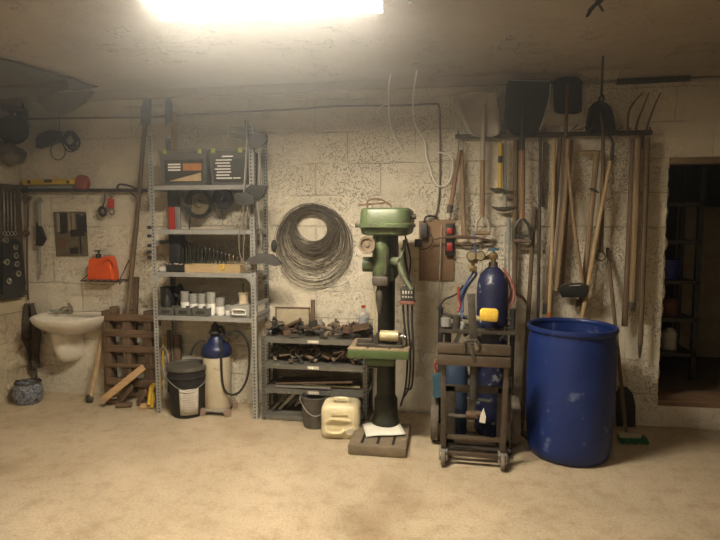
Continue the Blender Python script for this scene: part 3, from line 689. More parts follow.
# ---------------------------------------------------------------- the tall grey rack
fl = G(157, 413); fr = G(257, 420); RX0, RX1 = fl.x, fr.x; DF, DB = .34, .04
RZ = P(248, 125, DF).z
t = RACK = thing('shelving_rack', 'tall grey perforated steel rack in the middle of the left half', 'rack', V(((RX0+RX1)/2, -(DF+DB)/2, 0)))
def post(x, d, sx, sy, H, t, m, hs=.026, wd=.036):
    q = MB(); y = -d
    q.box((x+sx*wd/2, y, H/2), (wd, .003, H)); q.box((x, y+sy*wd/2, H/2), (.003, wd, H))
    q.use(1); n = int(H/hs)
    for k in range(n):
        z = hs*(k+.5)
        for s_ in (-1, 1):
            q.box((x+sx*wd*.55, y+s_*.0019, z), (.011, .0006, .012)); q.box((x+s_*.0019, y+sy*wd*.55, z), (.0006, .011, .012))
    return q.build('post', [m, BLACK], t)
for x, sx in ((RX0, 1), (RX1, -1)):
    for d, sy in ((DF, 1), (DB, -1)): post(x, d, sx, sy, RZ if x == RX1 else RZ-.03, t, GSTEEL)
SZ = [P(200, 185.5, DF).z, P(200, 230, DF).z, P(200, 273, DF).z, P(200, 317, DF).z]
for z in SZ:
    q = MB(); cx_, cy_ = (RX0+RX1)/2, -(DF+DB)/2; wx, wy = RX1-RX0-.008, DF-DB-.006
    q.box((cx_, cy_, z), (wx, wy, .003))
    for s_ in (-1, 1): q.box((cx_, cy_+s_*wy/2, z-.015), (wx, .003, .034)); q.box((cx_+s_*wx/2, cy_, z-.015), (.003, wy, .034))
    q.build('shelf', GSTEEL, t)
q = MB()
z = SZ[2]-.03
for x in (RX0, RX1):
    s_ = 1 if x == RX0 else -1
    q.prism([V((x, -DF-.002, z)), V((x+s_*.08, -DF-.002, z)), V((x, -DF-.002, z-.08))], (0, -.003, 0))
q.build('corner_gusset', GSTEEL, t)
for dz in (.03, .11):
    q = MB(); q.beam(V((RX1+.004, -DF, SZ[3]+dz)), V((RX1+.004, -DB, SZ[3]+dz)), .004, .03); q.build('side_brace', GSTEEL, t)
q = MB(); q.beam(V((RX0+.004, -DF, SZ[1]-.1)), V((RX0+.004, -DB, SZ[1]-.1)), .004, .03); q.build('side_brace', GSTEEL, t)

def on(k): return SZ[k]+.003
# clear crates
def crate(px0, px1, label, orange):
    x0, x1 = P(px0, 170, .33).x, P(px1, 170, .33).x; z0_ = on(0); z1_ = P(200, 150, .33).z; cx_ = (x0+x1)/2; W_ = x1-x0; H = z1_-z0_
    t = thing('storage_crate', label, 'crate', V((cx_, -.19, z0_)))
    q = MB(); D_ = .29; yc = -.19
    q.rings([[V((cx_+sx*W_/2*s_, yc+sy*D_/2*s_, z)) for sx, sy in ((-1, -1), (1, -1), (1, 1), (-1, 1))] for s_, z in ((.90, z0_), (.98, z1_-.02), (1.0, z1_-.02), (1.0, z1_-.01), (.97, z1_-.01), (.88, z0_+.006))])
    q.build('tub', CRATE, t)
    q = MB(); q.box((cx_, yc, z1_-.002), (W_*1.01, D_*1.02, .014), bev=.004); q.build('lid', CRATE, t)
    for s_ in (-.36, .36):
        q = MB(); q.box((cx_+s_*W_, yc-D_/2-.004, z1_-.008), (.03, .01, .035), bev=.003); q.build('clip', mat('yellow green clip', (.45, .48, .12), rough=.5), t)
    q = MB(); yl = yc-D_*.485
    q.box((cx_+.01, yl-.006, z0_+H*.42), (W_*.78, .002, H*.62)); yl -= .0078
    if orange:
        q.use(1)
        for k in range(3): q.box((cx_-W_*.17, yl, z0_+H*(.60-.08*k)), (W_*.26, .001, .012))
        q.use(2); q.box((cx_+W_*.20, yl, z0_+H*.52), (W_*.38, .001, H*.2))
        q.use(3); q.prism([V((cx_-W_*.3, yl, z0_+H*.12)), V((cx_+W_*.38, yl, z0_+H*.12)), V((cx_+W_*.38, yl, z0_+H*.36))], (0, -.001, 0))
    else:
        q.use(1)
        for k in range(7): q.box((cx_-W_*.08+(-.01 if k % 2 else .0), yl, z0_+H*(.70-.085*k)), (W_*(.42-.03*(k % 3)), .001, .009))
        q.box((cx_+W_*.26, yl, z0_+H*.19), (W_*.2, .001, .008)); q.box((cx_+W_*.02, yl, z0_+H*.80), (W_*.3, .001, .01))
    q.build('printed_label', [DSTEEL, WHITEP, ORPR, TAN], t)
    # dark contents seen through the plastic
    c = V((cx_, yc, z0_+.01+H*.3)); q = MB(); q.box(c, (W_*.72, D_*.72, H*.55), bev=.02); q.rough(.015, 9)
    tag(q.build('tool_bundle', DSTEEL), 'dark tools packed inside the '+('left' if orange else 'right')+' clear crate', 'tools')
crate(159, 207.5, 'smoky clear crate with orange label, left on the top shelf', True)
crate(209, 246, 'smoky clear crate with white lettering, right on the top shelf', False)
# round pans hanging beneath the top shelf
def disc(px, py, rp, d, m2, label):
    c = P(px, py, d); r = rp*(CAMD-d)/F*1.04
    t = thing('grinding_disc', label, 'disc', c-V((0, 0, r)))
    q = MB(); q.lathe([(r*.55, .0), (r*.93, 0), (r, .012), (r, .04), (r*.94, .04), (r*.76, .020), (r*.74, .014), (r*.55, .010)], c, (0, -1, 0), 32); q.build('rim', BLACK, t)
    q = MB(); q.lathe([(0, 0), (r*.9, 0), (r*.9, .012), (r*.3, .016), (r*.2, .03), (0, .032)], c+V((0, -.001, 0)), (0, -1, 0), 32); q.build('face', m2, t)
    q = MB(); q.cyl(c+V((0, -.02, 0)), c+V((0, -.05, 0)), .008); q.tube([c+V((0, -.04, 0)), V((c.x, c.y-.04, SZ[0]-.03))], .003, 6); q.build('hook', CHROME, t)
disc(199.5, 204, 14.5, .10, mat('olive disc', (.19, .16, .085), (.13, .11, .06), rough=.6), 'larger round black rimmed disc with olive face under the top shelf')
disc(224.5, 199, 11, .12, DSTEEL, 'smaller round dark disc under the top shelf')
q = MB(); q.box(P(226, 197, .08), (.1, .03, .1), bev=.01)
q.m = 0
q.bm.free()
# red level, grey strip, dark panels standing on second shelf
z = on(1)
def stand(name, px0, px1, py, d, dep, m, label, cat_, k=1, tilt=0):
    x0, x1 = P(px0, py, d).x, P(px1, py, d).x; zt = P(px0, py, d).z; z0_ = on(k)
    q = MB(); q.box(((x0+x1)/2, -d+dep/2, (zt+z0_)/2), (x1-x0, dep, zt-z0_), bev=.003); return tag(q.build(name, m), label, cat_)
stand('red_level', 168, 173.5, 207, .14, .03, [RED], 'red spirit level standing upright on the second shelf', 'level')
stand('grey_strip', 174.5, 179.5, 207, .13, .02, [STEEL], 'grey perforated strip standing right of the red level', 'strip')
stand('dark_case', 168, 178.5, 189, .10, .02, [DSTEEL], 'dark flat case standing behind the red level', 'case')
q = MB(); q.tube([V((P(188.5, 200, .16).x, -.16, z)), V((P(188.5, 200, .16).x, -.10, P(188.5, 190, .1).z))], .006, 6); tag(q.build('steel_rod', DSTEEL), 'thin dark rod standing left of the larger round disc', 'rod')

# third shelf: box, drill bits in wooden tray
z = on(2)
stand('dark_case', 168.5, 179.5, 235, .22, .10, [BLACK], 'tall black case standing at the left on the drill bit shelf', 'case', 2)
stand('small_carton', 159.5, 167.5, 267, .30, .06, [LABELM], 'small white carton at the left end of the drill bit shelf', 'box', 2)
c = V(((P(168, 265, .3).x+P(188, 265, .3).x)/2, -.28, z)); wd = P(188, 265, .3).x-P(168, 265, .3).x
t = thing('parts_tray', 'black open tray of small parts on the drill bit shelf', 'tray', c)
q = MB(); H = .055
q.box(c+V((0, 0, .003)), (wd, .09, .006))
for s_ in (-1, 1): q.box(c+V((0, s_*.043, H/2)), (wd, .004, H)); q.box(c+V((s_*wd/2, 0, H/2)), (.004, .09, H))
q.box(c+V((0, -.046, H*.93)), (wd*1.03, .006, .012)); q.build('tray_body', BLACK, t)
q = MB()
for k in range(70):
    p_ = c+V((rnd.uniform(-wd*.44, wd*.44), rnd.uniform(-.038, .038), rnd.uniform(.015, .06))); q.sph(p_, .006, (1, 1, 1), 6)
o = q.build('loose_fittings', mat('mixed fittings', (.55, .5, .42), (.25, .08, .05), rough=.5, scale=60, contrast=.06)); o['kind'] = 'stuff'; tag(o, 'heap of small fittings in the black tray on the rack', 'fittings')
x0, x1 = P(187, 265, .3).x, P(241, 265, .3).x
t = thing('drill_bit_tray', 'long shallow tan wooden tray in front of the drill bits', 'tray', V(((x0+x1)/2, -.27, z)))
q = MB(); q.box(((x0+x1)/2, -.27, z+.005), (x1-x0, .12, .01)); q.box(((x0+x1)/2, -.328, z+.03), (x1-x0, .008, .06)); q.box(((x0+x1)/2, -.212, z+.03), (x1-x0, .008, .06))
for x in (x0, x1): q.box((x, -.27, z+.03), (.008, .12, .06))
q.build('tray_body', mat('tan ply', (.42, .31, .17), (.33, .23, .12), rough=.7), t)
q = MB(); c = P(222, 264, .335); q.ringt(V((c.x, -.336, z+.045)), (0, 1, 0), .018, .006, 16, 8); tag(q.build('tape_roll', YEL), 'yellow ring hanging on the front of the tan tray', 'ring')
# holder block behind and the bits
q = MB(); hx0, hx1 = P(176, 262, .19).x, P(243, 262, .19).x; q.box(((hx0+hx1)/2, -.17, z+.03), (hx1-hx0, .05, .06), bev=.003); tag(q.build('bit_holder', DSTEEL), 'dark block holding the row of drill bits upright', 'holder')
n = 17; bit = None
for k in range(n):
    px = 178+k*3.9; py = 238+k*1.25 if k else 240
    x = P(px, 250, .18).x; zt = P(px, py, .18).z; zb_ = z+.06
    q = MB(); r = .0125-.0003*k; q.tube([V((x, -.17, zb_+(zt-zb_)*i/10)) for i in range(11)], [r*(1 if i % 2 else .95) for i in range(10)]+[r*.5], 8)
    names = ['leftmost and thickest', 'second from the left', 'third from the left', 'fourth from the left', 'fifth from the left', 'sixth from the left', 'seventh from the left', 'eighth from the left', 'middle one', 'eighth from the right', 'seventh from the right', 'sixth from the right', 'fifth from the right', 'fourth from the right', 'third from the right', 'second from the right', 'rightmost and shortest']
    tag(q.build('drill_bit', mat('black drill steel', (.05, .055, .045), (.02, .022, .018), rough=.4, metal=.5) if k < 13 else BRASS), 'upright drill bit in the long row, '+names[k], 'drill bit', 'drill bits on the rack')
# fourth shelf
z = on(3)
stand('black_bottle', 160, 170, 287, .20, .09, [BLACK], 'dark container at the left end of the shelf of caps', 'container', 3)
q = MB(); c = V((P(165, 300, .28).x, -.25, z)); q.lathe([(0, 0), (.035, 0), (.037, .10), (.02, .14), (.012, .15), (.012, .20), (0, .2)], c); tag(q.build('oil_bottle', BLACK), 'black oil bottle in front at the left end of the rack', 'bottle')
q = MB(); q.sph(V((P(186, 290, .12).x, -.12, z+.1)), .06, (1.6, .8, 1.2), 14); q.sph(V((P(178, 290, .12).x, -.12, z+.15)), .05, (1, .8, 1.4), 14); q.rough(.02, 20); tag(q.build('black_bag', RUBBER), 'crumpled black bag behind the row of grey cups', 'bag')
for k, (px, pt, pb, rp) in enumerate(((185, 291, 309, 4.3), (193.5, 294, 309, 4.3), (202, 294, 309, 4.3), (211, 292.5, 312, 4.6), (220, 298, 312, 4.5), (228.5, 305, 312, 3.5))):
    d = .21 if k < 3 else .25
    c = V((P(px, 300, d).x, -d, z)); zt = P(px, pt, d).z; r = rp*.0078
    nm = ['leftmost', 'second from the left', 'third from the left', 'tallest, fourth from the left', 'fifth from the left', 'rightmost and lowest'][k]
    t = thing('plastic_cup', 'grey plastic cup with a white base, '+nm+' in the row', 'cup', c, 'grey cups on the rack')
    q = MB(); q.lathe([(r*.96, (zt-z)*.3), (r, zt-z), (r*.85, zt-z), (r*.8, (zt-z)*.5), (0, (zt-z)*.5)], c); q.build('cup', PVC, t)
    q = MB(); q.lathe([(0, 0), (r*.8, 0), (r*1.04, .02), (r*1.04, (zt-z)*.52), (r*.96, (zt-z)*.52)], c); q.build('white_base', WHITEP, t)
for k, (a_, b2) in enumerate(((158.5, 174.5), (175.5, 192), (193, 209.5))):
    x0, x1 = P(a_, 312, .32).x, P(b2, 312, .32).x; c = V(((x0+x1)/2, -.285, z))
    t = thing('parts_bin', 'dark grey parts bin at the shelf edge, '+['left of three', 'middle of three', 'right of three'][k], 'bin', c, 'parts bins on the rack')
    wd = x1-x0; q = MB(); H = P(200, 308, .32).z-z
    q.rings([[c+V((sx*wd/2*s_, sy*.05*s_, h_)) for sx, sy in ((-1, -1), (1, -1), (1, 1), (-1, 1))] for s_, h_ in ((.94, 0), (1, H), (.93, H), (.88, .01))]); q.build('bin_body', DGREY, t)
    q = MB(); q.box(c+V((0, -.0515, H*.5)), (wd*.5, .002, H*.35)); q.build('label_slot', DSTEEL, t)
x0, x1 = P(230, 312, .32).x, P(249.5, 312, .32).x; c = V(((x0+x1)/2, -.26, z)); H = P(240, 306, .32).z-z
t = thing('organiser_case', 'clear grey case with a carry handle on the rack', 'case', c)
q = MB(); q.box(c+V((0, 0, H/2)), (x1-x0, .14, H), bev=.006); q.build('case_body', PVC, t)
q = MB(); q.tube(cat([c+V((-.05, -.072, H*.4)), c+V((-.045, -.085, H*.7)), c+V((.045, -.085, H*.7)), c+V((.05, -.072, H*.4)), c+V((.045, -.085, H*.3)), c+V((-.045, -.085, H*.3))], 4, True), .005, 6, closed=True); q.build('handle', WHITEP, t)
c = V((P(242.5, 300, .2).x, -.19, z))
stand('cable_carton', 236, 249, 305, .22, .06, [DGREY], 'low dark box under the spool on the rack', 'box', 3)
c = V((P(243, 298, .2).x, -.19, P(243, 304.6, .2).z+.004)); t = thing('twine_spool', 'pale spool with an upright spindle on the rack', 'spool', c)
q = MB(); q.lathe([(0, 0), (.042, 0), (.042, .012), (.037, .016), (.037, .075), (.042, .08), (.042, .09), (0, .09)], c); q.build('spool_body', mat('pale twine', (.55, .46, .32), (.42, .34, .22), rough=.9, scale=60), t)
q = MB(); q.cyl(c+V((0, 0, .09)), c+V((0, 0, .16)), .004); q.build('spindle', DSTEEL, t)
# white magnetic strip left side clips on rack post
for k, py in enumerate((227.5, 236, 245.5, 252, 257.5)):
    q = MB(); c = P(149.5, py, DF+.005); q.box(c, (.03, .02, .025), bev=.004); tag(q.build('binder_clip', BLACK), 'small black clip on the left rack post, '+['topmost', 'second from the top', 'middle one', 'second from the bottom', 'lowest'][k]+' of five', 'clip', 'clips on the rack post')

# bar clamps hanging at the right end of the rack
def clamp(pts_jaw, bar, label, jaw2=None):
    t = thing('bar_clamp', label, 'clamp', bar[-1])
    q = MB(); q.beam(bar[0], bar[1], .008, .022, V((0, -1, 0))); q.build('bar', STEEL, t)
    q = MB(); q.prism(pts_jaw, (0, -.045, 0)); q.build('grip', mat('dusty black grip', (.075, .07, .065), (.045, .042, .04), rough=.7), t)
    if jaw2: q = MB(); q.prism(jaw2, (0, -.045, 0)); q.build('trigger_jaw', DSTEEL, t)
d = .37
clamp([P(231, 133, d), P(247, 134.5, d), P(268, 135.5, d), P(268, 142, d), P(263, 146, d), P(259, 149.5, d), P(255, 148, d), P(251, 142, d), P(240, 138.5, d), P(231, 137, d)], (P(259, 140, d+.02), P(260, 185, d+.02)), 'black pistol clamp hooked on the top right rack post',
      [P(253, 185, d), P(268, 186, d), P(266, 194, d), P(259, 201, d), P(250, 199, d), P(246, 191, d)])
clamp([P(247, 122, d+.06), P(249, 122, d+.06), P(250, 137, d+.06), P(247, 137, d+.06)], (P(248, 130, d+.08), P(244, 196, d+.08)), 'clamp with pale bar hanging left of the pistol clamp',
      [P(238, 194, d+.06), P(249, 192, d+.06), P(256, 197, d+.06), P(256, 204, d+.06), P(244, 206, d+.06), P(238, 201, d+.06)])
clamp([P(251, 258, d), P(262, 253, d), P(273, 254, d), P(280, 260, d), P(283, 264, d), P(277, 266, d), P(266, 263, d), P(254, 264, d), P(247, 261, d)], (P(257, 196, d+.02), P(263, 254, d+.02)), 'grey handled clamp hanging lowest at the rack side')
q = MB(); q.sph(P(274, 246, d-.02), .022, (1, 1, 2.2), 12); tag(q.build('clamp_knob', RUBBER), 'dark rounded clamp handle beside the wire coil', 'handle')
q = MB(); q.tube(cat([P(243, 200, d+.1), P(243, 215, d+.1), P(239, 235, d+.1), P(240, 255, d+.1), P(246, 268, d+.1), P(249, 262, d+.1)], 5), .004, 6); q.tube(cat([P(248, 200, d+.1), P(246, 220, d+.1), P(244, 240, d+.1), P(243, 262, d+.1)], 5), .004, 6)
tag(q.build('cable_loop', GCABLE), 'thin looped cable hanging from the clamps at the rack corner', 'cable')
q = MB(); q.tube(cat([P(255, 202, d+.03), P(257, 222, d+.03), P(262, 235, d+.03), P(262, 250, d+.03)], 5), .007, 6)
q.ringt(P(243, 200, d+.07), (.2, 1, 0), .03, .005, 16, 6); q.ringt(P(250, 199, d+.09), (.1, 1, 0), .028, .004, 16, 6)
tag(q.build('wire_hanger', CHROME), 'bright wire rings hanging at the rack corner beneath the clamps', 'wire')
q = MB(); q.tube([P(231, 127, .32), P(275, 133, .30)], .004, 6); q.tube([P(253, 131, .30), P(266, 131, .25)], .005, 6); tag(q.build('steel_rod', STEEL), 'thin rod lying across the top of the right rack post', 'rod')

# ---------------------------------------------------------------- floor under the rack
c = G(180, 420); c.y += .145
t = thing('plastic_bucket', 'black lidded bucket with a white label under the rack', 'bucket', c)
H = .40; r0, r1 = .128, .152
q = MB(); q.lathe([(0, 0), (r0*.93, 0), (r0, .012), (r0+(r1-r0)*.8, H*.78), (r1+.004, H*.78), (r1+.004, H*.80), (r1-.002, H*.81), (r1, H*.92), (r1+.006, H*.93), (0, H*.93)], c, seg=40); q.build('body', BLACK, t)
q = MB(); q.lathe([(r1+.008, H*.92), (r1+.012, H*.94), (r1+.008, H), (r1-.01, H), (r1-.018, H-.012), (0, H-.012)], c, seg=40); q.build('lid', mat('dusty black lid', (.10, .09, .075), (.05, .045, .04), rough=.6, scale=10), t)
q = MB(); dirc = math.atan2(CP.y-c.y, CP.x-c.x)+.05
def cylpatch(c, rad, a0, a1, z0_, z1_, q, n=10, out=.002):
    q.grid(n, 4, lambda u, v: V((c.x+math.cos(a0+(a1-a0)*u)*(rad(v)+out), c.y+math.sin(a0+(a1-a0)*u)*(rad(v)+out), z0_+(z1_-z0_)*v)))
rad = lambda z0_, z1_: (lambda v: r0+(r1-r0)*.8*((z0_+(z1_-z0_)*v)/(H*.78)))
cylpatch(c, rad(.03, .235), dirc-.55, dirc+.50, .03, .235, q); q.build('paper_label', LABELM, t, solid=.001)
q = MB()
for k in range(9):
    zz = .205-k*.019; w_ = .38-.1*rnd.random(); cylpatch(c, rad(zz, zz+.005), dirc-w_, dirc+w_*.8, zz, zz+.005, q, 8, .0032)
q.build('label_text', mat('faint print', (.42, .39, .34), rough=.8), t, solid=.0006)
q = MB(); q.tube(cat([c+V((math.cos(dirc+a_)*(r1+.012), math.sin(dirc+a_)*(r1+.012), H*.80-.09*math.cos(a_)**2)) for a_ in [R(x) for x in (-90, -60, -30, 0, 30, 60, 90)]], 5), .003, 6); q.build('bail_handle', STEEL, t)

# sprayer / vacuum tank with hose
c = G(217, 413); c.y += .10; c = V((c.x-.01, -.22, 0))
t = thing('pressure_sprayer', 'cream tank with a blue top, black hose and small wheels under rack', 'sprayer', c)
q = MB(); q.lathe([(0, .035), (.10, .035), (.108, .05), (.108, .45), (.105, .47), (.08, .48), (0, .48)], c, seg=32); q.build('tank', CREAM, t)
q = MB(); q.lathe([(.112, .455), (.118, .47), (.115, .51), (.10, .54), (.07, .56), (.05, .60), (.045, .61), (0, .61)], c, seg=28); q.build('blue_head', BLUECAP, t)
q = MB(); q.lathe([(.03, .60), (.034, .62), (.05, .635), (.045, .65), (.030, .66), (.026, .70), (.012, .71), (.01, .735), (0, .735)], c+V((-.01, 0, 0)), seg=20); q.tube([c+V((0, 0, .69)), c+V((.05, 0, .68)), c+V((.065, 0, .63)), c+V((.05, 0, .57))], .013, 8); q.build('pump_handle', BLACK, t)
q = MB(); q.tube(cat([c+V((.08, -.04, .60)), c+V((.15, -.04, .66)), c+V((.24, -.02, .62)), c+V((.27, 0, .5)), c+V((.26, -.02, .30)), c+V((.20, -.05, .18)), c+V((.12, -.07, .17)), c+V((.085, -.09, .25)), c+V((.085, -.11, .45)), c+V((.08, -.09, .60))], 8), .009, 8); q.build('hose', RUBBER, t)
q = MB(); q.tube(cat([c+V((-.09, -.02, .58)), c+V((-.14, -.05, .56)), c+V((-.19, -.07, .46))], 5), .008, 8); q.build('lance', BLACK, t)
q = MB(); q.box(c+V((0, -.02, .04)), (.20, .20, .02), bev=.005); q.tube([c+V((-.06, -.12, .045)), c+V((.13, -.10, .045))], .010, 8); q.build('base_frame', STEEL, t)
for p_ in ((-.075, -.12), (.125, -.10), (-.08, .08), (.10, .09)):
    q = MB(); w_ = c+V((p_[0], p_[1], .031)); q.lathe([(.01, -.014), (.03, -.014), (.031, 0), (.03, .014), (.01, .014)], w_, (.25, -1, 0), 20); q.lathe([(0, -.016), (.01, -.016), (.01, .016), (0, .016)], w_, (.25, -1, 0), 12); q.build('wheel', mat('dirty wheel', (.34, .24, .18), (.2, .14, .1), rough=.7), t)
q = MB(); q.tube([G(160, 404)+V((0, 0, .0)), P(164, 336, .10)], .008, 8); tag(q.build('yellow_cane', YEL), 'thin yellow stick leaning behind the left rack post', 'stick')
q = MB(); q.beam(P(177.5, 335, .06), P(179, 388, .08), .05, .04, bev=.004); tag(q.build('timber_post', PALLETV), 'dark upright board at the wall behind the black bucket', 'board')
q = MB(); q.beam(P(169, 330, .04), P(170, 392, .05), .03, .03, bev=.004); tag(q.build('timber_post', WOODD), 'thin dark upright timber left behind the black bucket', 'timber')
q = MB(); q.tube(cat([G(172, 400)+V((0, .05, .01)), P(170, 370, .15), P(166, 350, .12), P(160, 352, .12), P(163, 380, .15)], 5), .01, 7); tag(q.build('old_rope', GCABLE), 'grey rope hanging behind the left rack post', 'rope')

# ---------------------------------------------------------------- wire coil on the wall
q = MB(); cn = rnd
def loop(cxp, cyp, rx, ry, d, th, ph, seg=44):
    u_ = (P(cxp+10, cyp, d)-P(cxp, cyp, d)).length/10
    c = P(cxp, cyp, d); pts = []
    for k in range(seg):
        a_ = 2*PI*k/seg; w1 = 1+.018*math.sin(2*a_+ph)+.012*math.sin(3*a_+ph*2)
        pts.append(c+V((math.cos(a_)*rx*u_*w1, -.004*math.sin(2*a_+ph), math.sin(a_)*ry*u_*w1)))
    q.tube(pts, th, 4, closed=True)
q.tube(cat([P(330, 292, .05), P(342, 291, .03), P(351, 287, .02)], 4), .0018, 4); q.tube(cat([P(322, 288, .05), P(340, 286, .03), P(349, 281, .02)], 4), .0018, 4)
for k in range(24): rr_ = 14.5+6*rnd.random(); loop(312+rnd.uniform(-1, 1), 212+rr_+rnd.uniform(-4, 2), rr_+1, rr_, .03+.002*k, .0028, rnd.random()*6)
for k in range(26): rr_ = 20+7*rnd.random(); loop(313+rnd.uniform(-2, 2), 209+rr_+rnd.uniform(-1, 2), rr_, rr_, .03+.002*k, .0020, rnd.random()*6)
for k in range(16): rr_ = 27+6*rnd.random(); loop(313+rnd.uniform(-3, 2), 208+rr_+rnd.uniform(-1, 2), rr_+rnd.uniform(-1, 2), rr_, .03+.002*k, .0019, rnd.random()*6)
for k in range(14): rr_ = 36+6.5*rnd.random(); loop(313+rnd.uniform(-1.5, 2), 205.5+rr_+rnd.uniform(-1, 1.5), rr_*.93, rr_, .03+.002*k, .0018, rnd.random()*6)
q.tube([P(312, 208, 0), P(312, 209, .09)], .006, 6)
tag(q.build('wire_coil', WIRE), 'large round coil of grey fencing wire hanging on the wall', 'coil')

# ---------------------------------------------------------------- low dark shelving with scrap
LX0, LX1 = P(262, 400, .34).x, P(367, 400, .34).x; LF, LB = .34, .04
LZ = [.035, P(312, 391.5, LF).z, P(312, 366.5, LF).z, P(312, 340.5, LF).z]
t = thing('low_shelving', 'low dark steel shelving of scrap between the rack and drill press', 'shelving', V(((LX0+LX1)/2, -.19, 0)))
for x, sx in ((LX0, 1), (LX1, -1)):
    for d, sy in ((LF, 1), (LB, -1)): post(x, d, sx, sy, LZ[3]+.02, t, mat('worn shelf post', (.17, .16, .14), (.09, .085, .075), rough=.5, metal=.3), .03, .03)
for z in LZ:
    q = MB(); cx_, cy_ = (LX0+LX1)/2, -(LF+LB)/2; wx, wy = LX1-LX0-.006, LF-LB-.004
    q.box((cx_, cy_, z), (wx, wy, .003))
    for s_ in (-1, 1): q.box((cx_, cy_+s_*wy/2, z-.012), (wx, .003, .032)); q.box((cx_+s_*wx/2, cy_, z-.012), (.003, wy, .032))
    sh = q.build('shelf', GDK if 'GDK' in globals() else mat('worn dark shelf steel', (.21, .20, .175), (.12, .115, .10), rough=.5, metal=.3), t)
    if z > .1:
        q = MB(); q.box(((LX0+LX1)/2+.0, -LF-.002, z-.010), (.085, .003, .022)); q.build('shelf_tag', LABELM, sh)
sc_m = [IRON, RUST, mat('dusty scrap', (.24, .19, .13), (.12, .09, .06), rough=.8, metal=.2, scale=20), DSTEEL]
ORD = ['first', 'second', 'third', 'fourth', 'fifth', 'sixth', 'seventh', 'eighth', 'ninth', 'tenth', 'eleventh', 'twelfth', 'thirteenth', 'fourteenth', 'fifteenth', 'sixteenth', 'seventeenth', 'eighteenth', 'nineteenth', 'twentieth']
def order_labels(items, where):
    cl = {}
    for o, w in items: cl.setdefault(w, []).append(o)
    for w, os_ in cl.items():
        os_.sort(key=lambda o: ORI[o.name].x)
        for k, o in enumerate(os_): o['label'] = (ORD[k]+' '+w+' from left '+where) if len(os_) > 1 else ('the only '+w+' '+where)
SCOL = ['dull iron', 'rusty brown', 'dusty tan', 'dark grey']
def scrap(n, z, x0, x1, h, label, group, kinds, y0=-.30, y1=-.07, seed=1):
    rr = random.Random(seed); items = []
    for k in range(n):
        c = V((x0+(x1-x0)*(k+.5+rr.uniform(-.6, .6))/n, rr.uniform(y0, y1), z)); ty = rr.choice(kinds); q = MB()
        a_ = rr.uniform(0, PI); tl = rr.uniform(0, .45); lnn = rr.uniform(.06, .13)
        lay = rr.random()*h
        c.x = min(max(c.x, x0+.07), x1-.07)
        dv_ = V((math.cos(a_)*math.cos(tl), math.sin(a_)*math.cos(tl)*.5, math.sin(tl)))
        if ty == 'bar': q.beam(c-dv_*lnn/2+V((0, 0, .022+lay)), c+dv_*lnn/2+V((0, 0, .022+lay)), rr.uniform(.02, .04), .012, bev=.002)
        elif ty == 'pipe': q.tube([c-dv_*lnn*.6+V((0, 0, .03+lay)), c+dv_*lnn*.6+V((0, 0, .03+lay))], rr.uniform(.008, .018), 10)
        elif ty == 'ring': q.ringt(c+V((0, 0, .03+lay)), (rr.random()-.5, -1, rr.random()*.8), rr.uniform(.022, .034), .007, 16, 7)
        elif ty == 'nut': q.tube([c+V((0, 0, .0+lay*.5)), c+V((0, 0, .035+lay*.5))], rr.uniform(.02, .03), 6)
        elif ty == 'angle':
            q.beam(c-dv_*lnn/2+V((0, 0, .024+lay)), c+dv_*lnn/2+V((0, 0, .024+lay)), .04, .005); q.beam(c-dv_*lnn/2+V((0, .018, .044+lay)), c+dv_*lnn/2+V((0, .018, .044+lay)), .005, .04)
        elif ty == 'block': q.box(c+V((0, 0, .022+lay)), (rr.uniform(.04, .08), rr.uniform(.03, .05), .04), rotz(a_), bev=.004); q.tube([c+V((0, 0, .04+lay)), c+V((.005, 0, .07+lay))], .009, 7)
        elif ty == 'curl': q.tube(cat([c+V((rr.uniform(-.06, .06), rr.uniform(-.02, .02), .012+rr.random()*(h+.04))) for _ in range(5)], 5), .005, 6)
        zz = min(v.co.z for v in q.bm.verts)
        if zz < z+.001:
            for v in q.bm.verts: v.co.z += z+.002-zz
        mi = rr.randrange(4)
        o = tag(q.build({'bar': 'metal_offcut', 'pipe': 'pipe_offcut', 'ring': 'metal_ring', 'nut': 'hex_nut', 'angle': 'angle_bracket', 'block': 'iron_fitting', 'curl': 'bent_wire'}[ty], sc_m[mi]), label, 'scrap', group)
        items.append((o, SCOL[mi]+' '+{'bar': 'flat offcut', 'pipe': 'pipe offcut', 'ring': 'ring', 'nut': 'hexagonal nut', 'angle': 'angle bracket', 'block': 'block fitting', 'curl': 'bent wire'}[ty]))
    order_labels(items, label)
scrap(82, LZ[3]+.002, LX0-.03, LX1+.03, .065, 'heaped on top of low shelving', 'scrap on top of low shelving', ['bar', 'pipe', 'block', 'angle', 'nut', 'bar', 'angle'], seed=3)
scrap(74, LZ[2]+.002, LX0, LX1, .06, 'on second tier of low shelving', 'scrap on the second tier of low shelving', ['ring', 'curl', 'pipe', 'ring', 'bar', 'curl'], seed=5)
for k in range(9):
    rr = random.Random(40+k); x0_, x1_ = LX0+.05+rr.random()*.1, LX1-.06-rr.random()*.25; y = -.29+k*.026; z_ = LZ[1]+.012+.012*(k % 2)
    q = MB(); q.beam(V((x0_, y, z_)), V((x1_, y+rr.uniform(-.03, .03), z_+rr.uniform(0, .05))), .022, .012, bev=.002); tag(q.build('flat_bar', [PALE if k == 2 else STEEL if k == 0 else sc_m[k % 4]][0]), ['front', 'second', 'third', 'fourth', 'middle', 'sixth', 'seventh', 'eighth', 'rearmost'][k]+' flat bar counted from the front, lying on the third tier of low shelving', 'bar', 'bars on the third tier of low shelving')
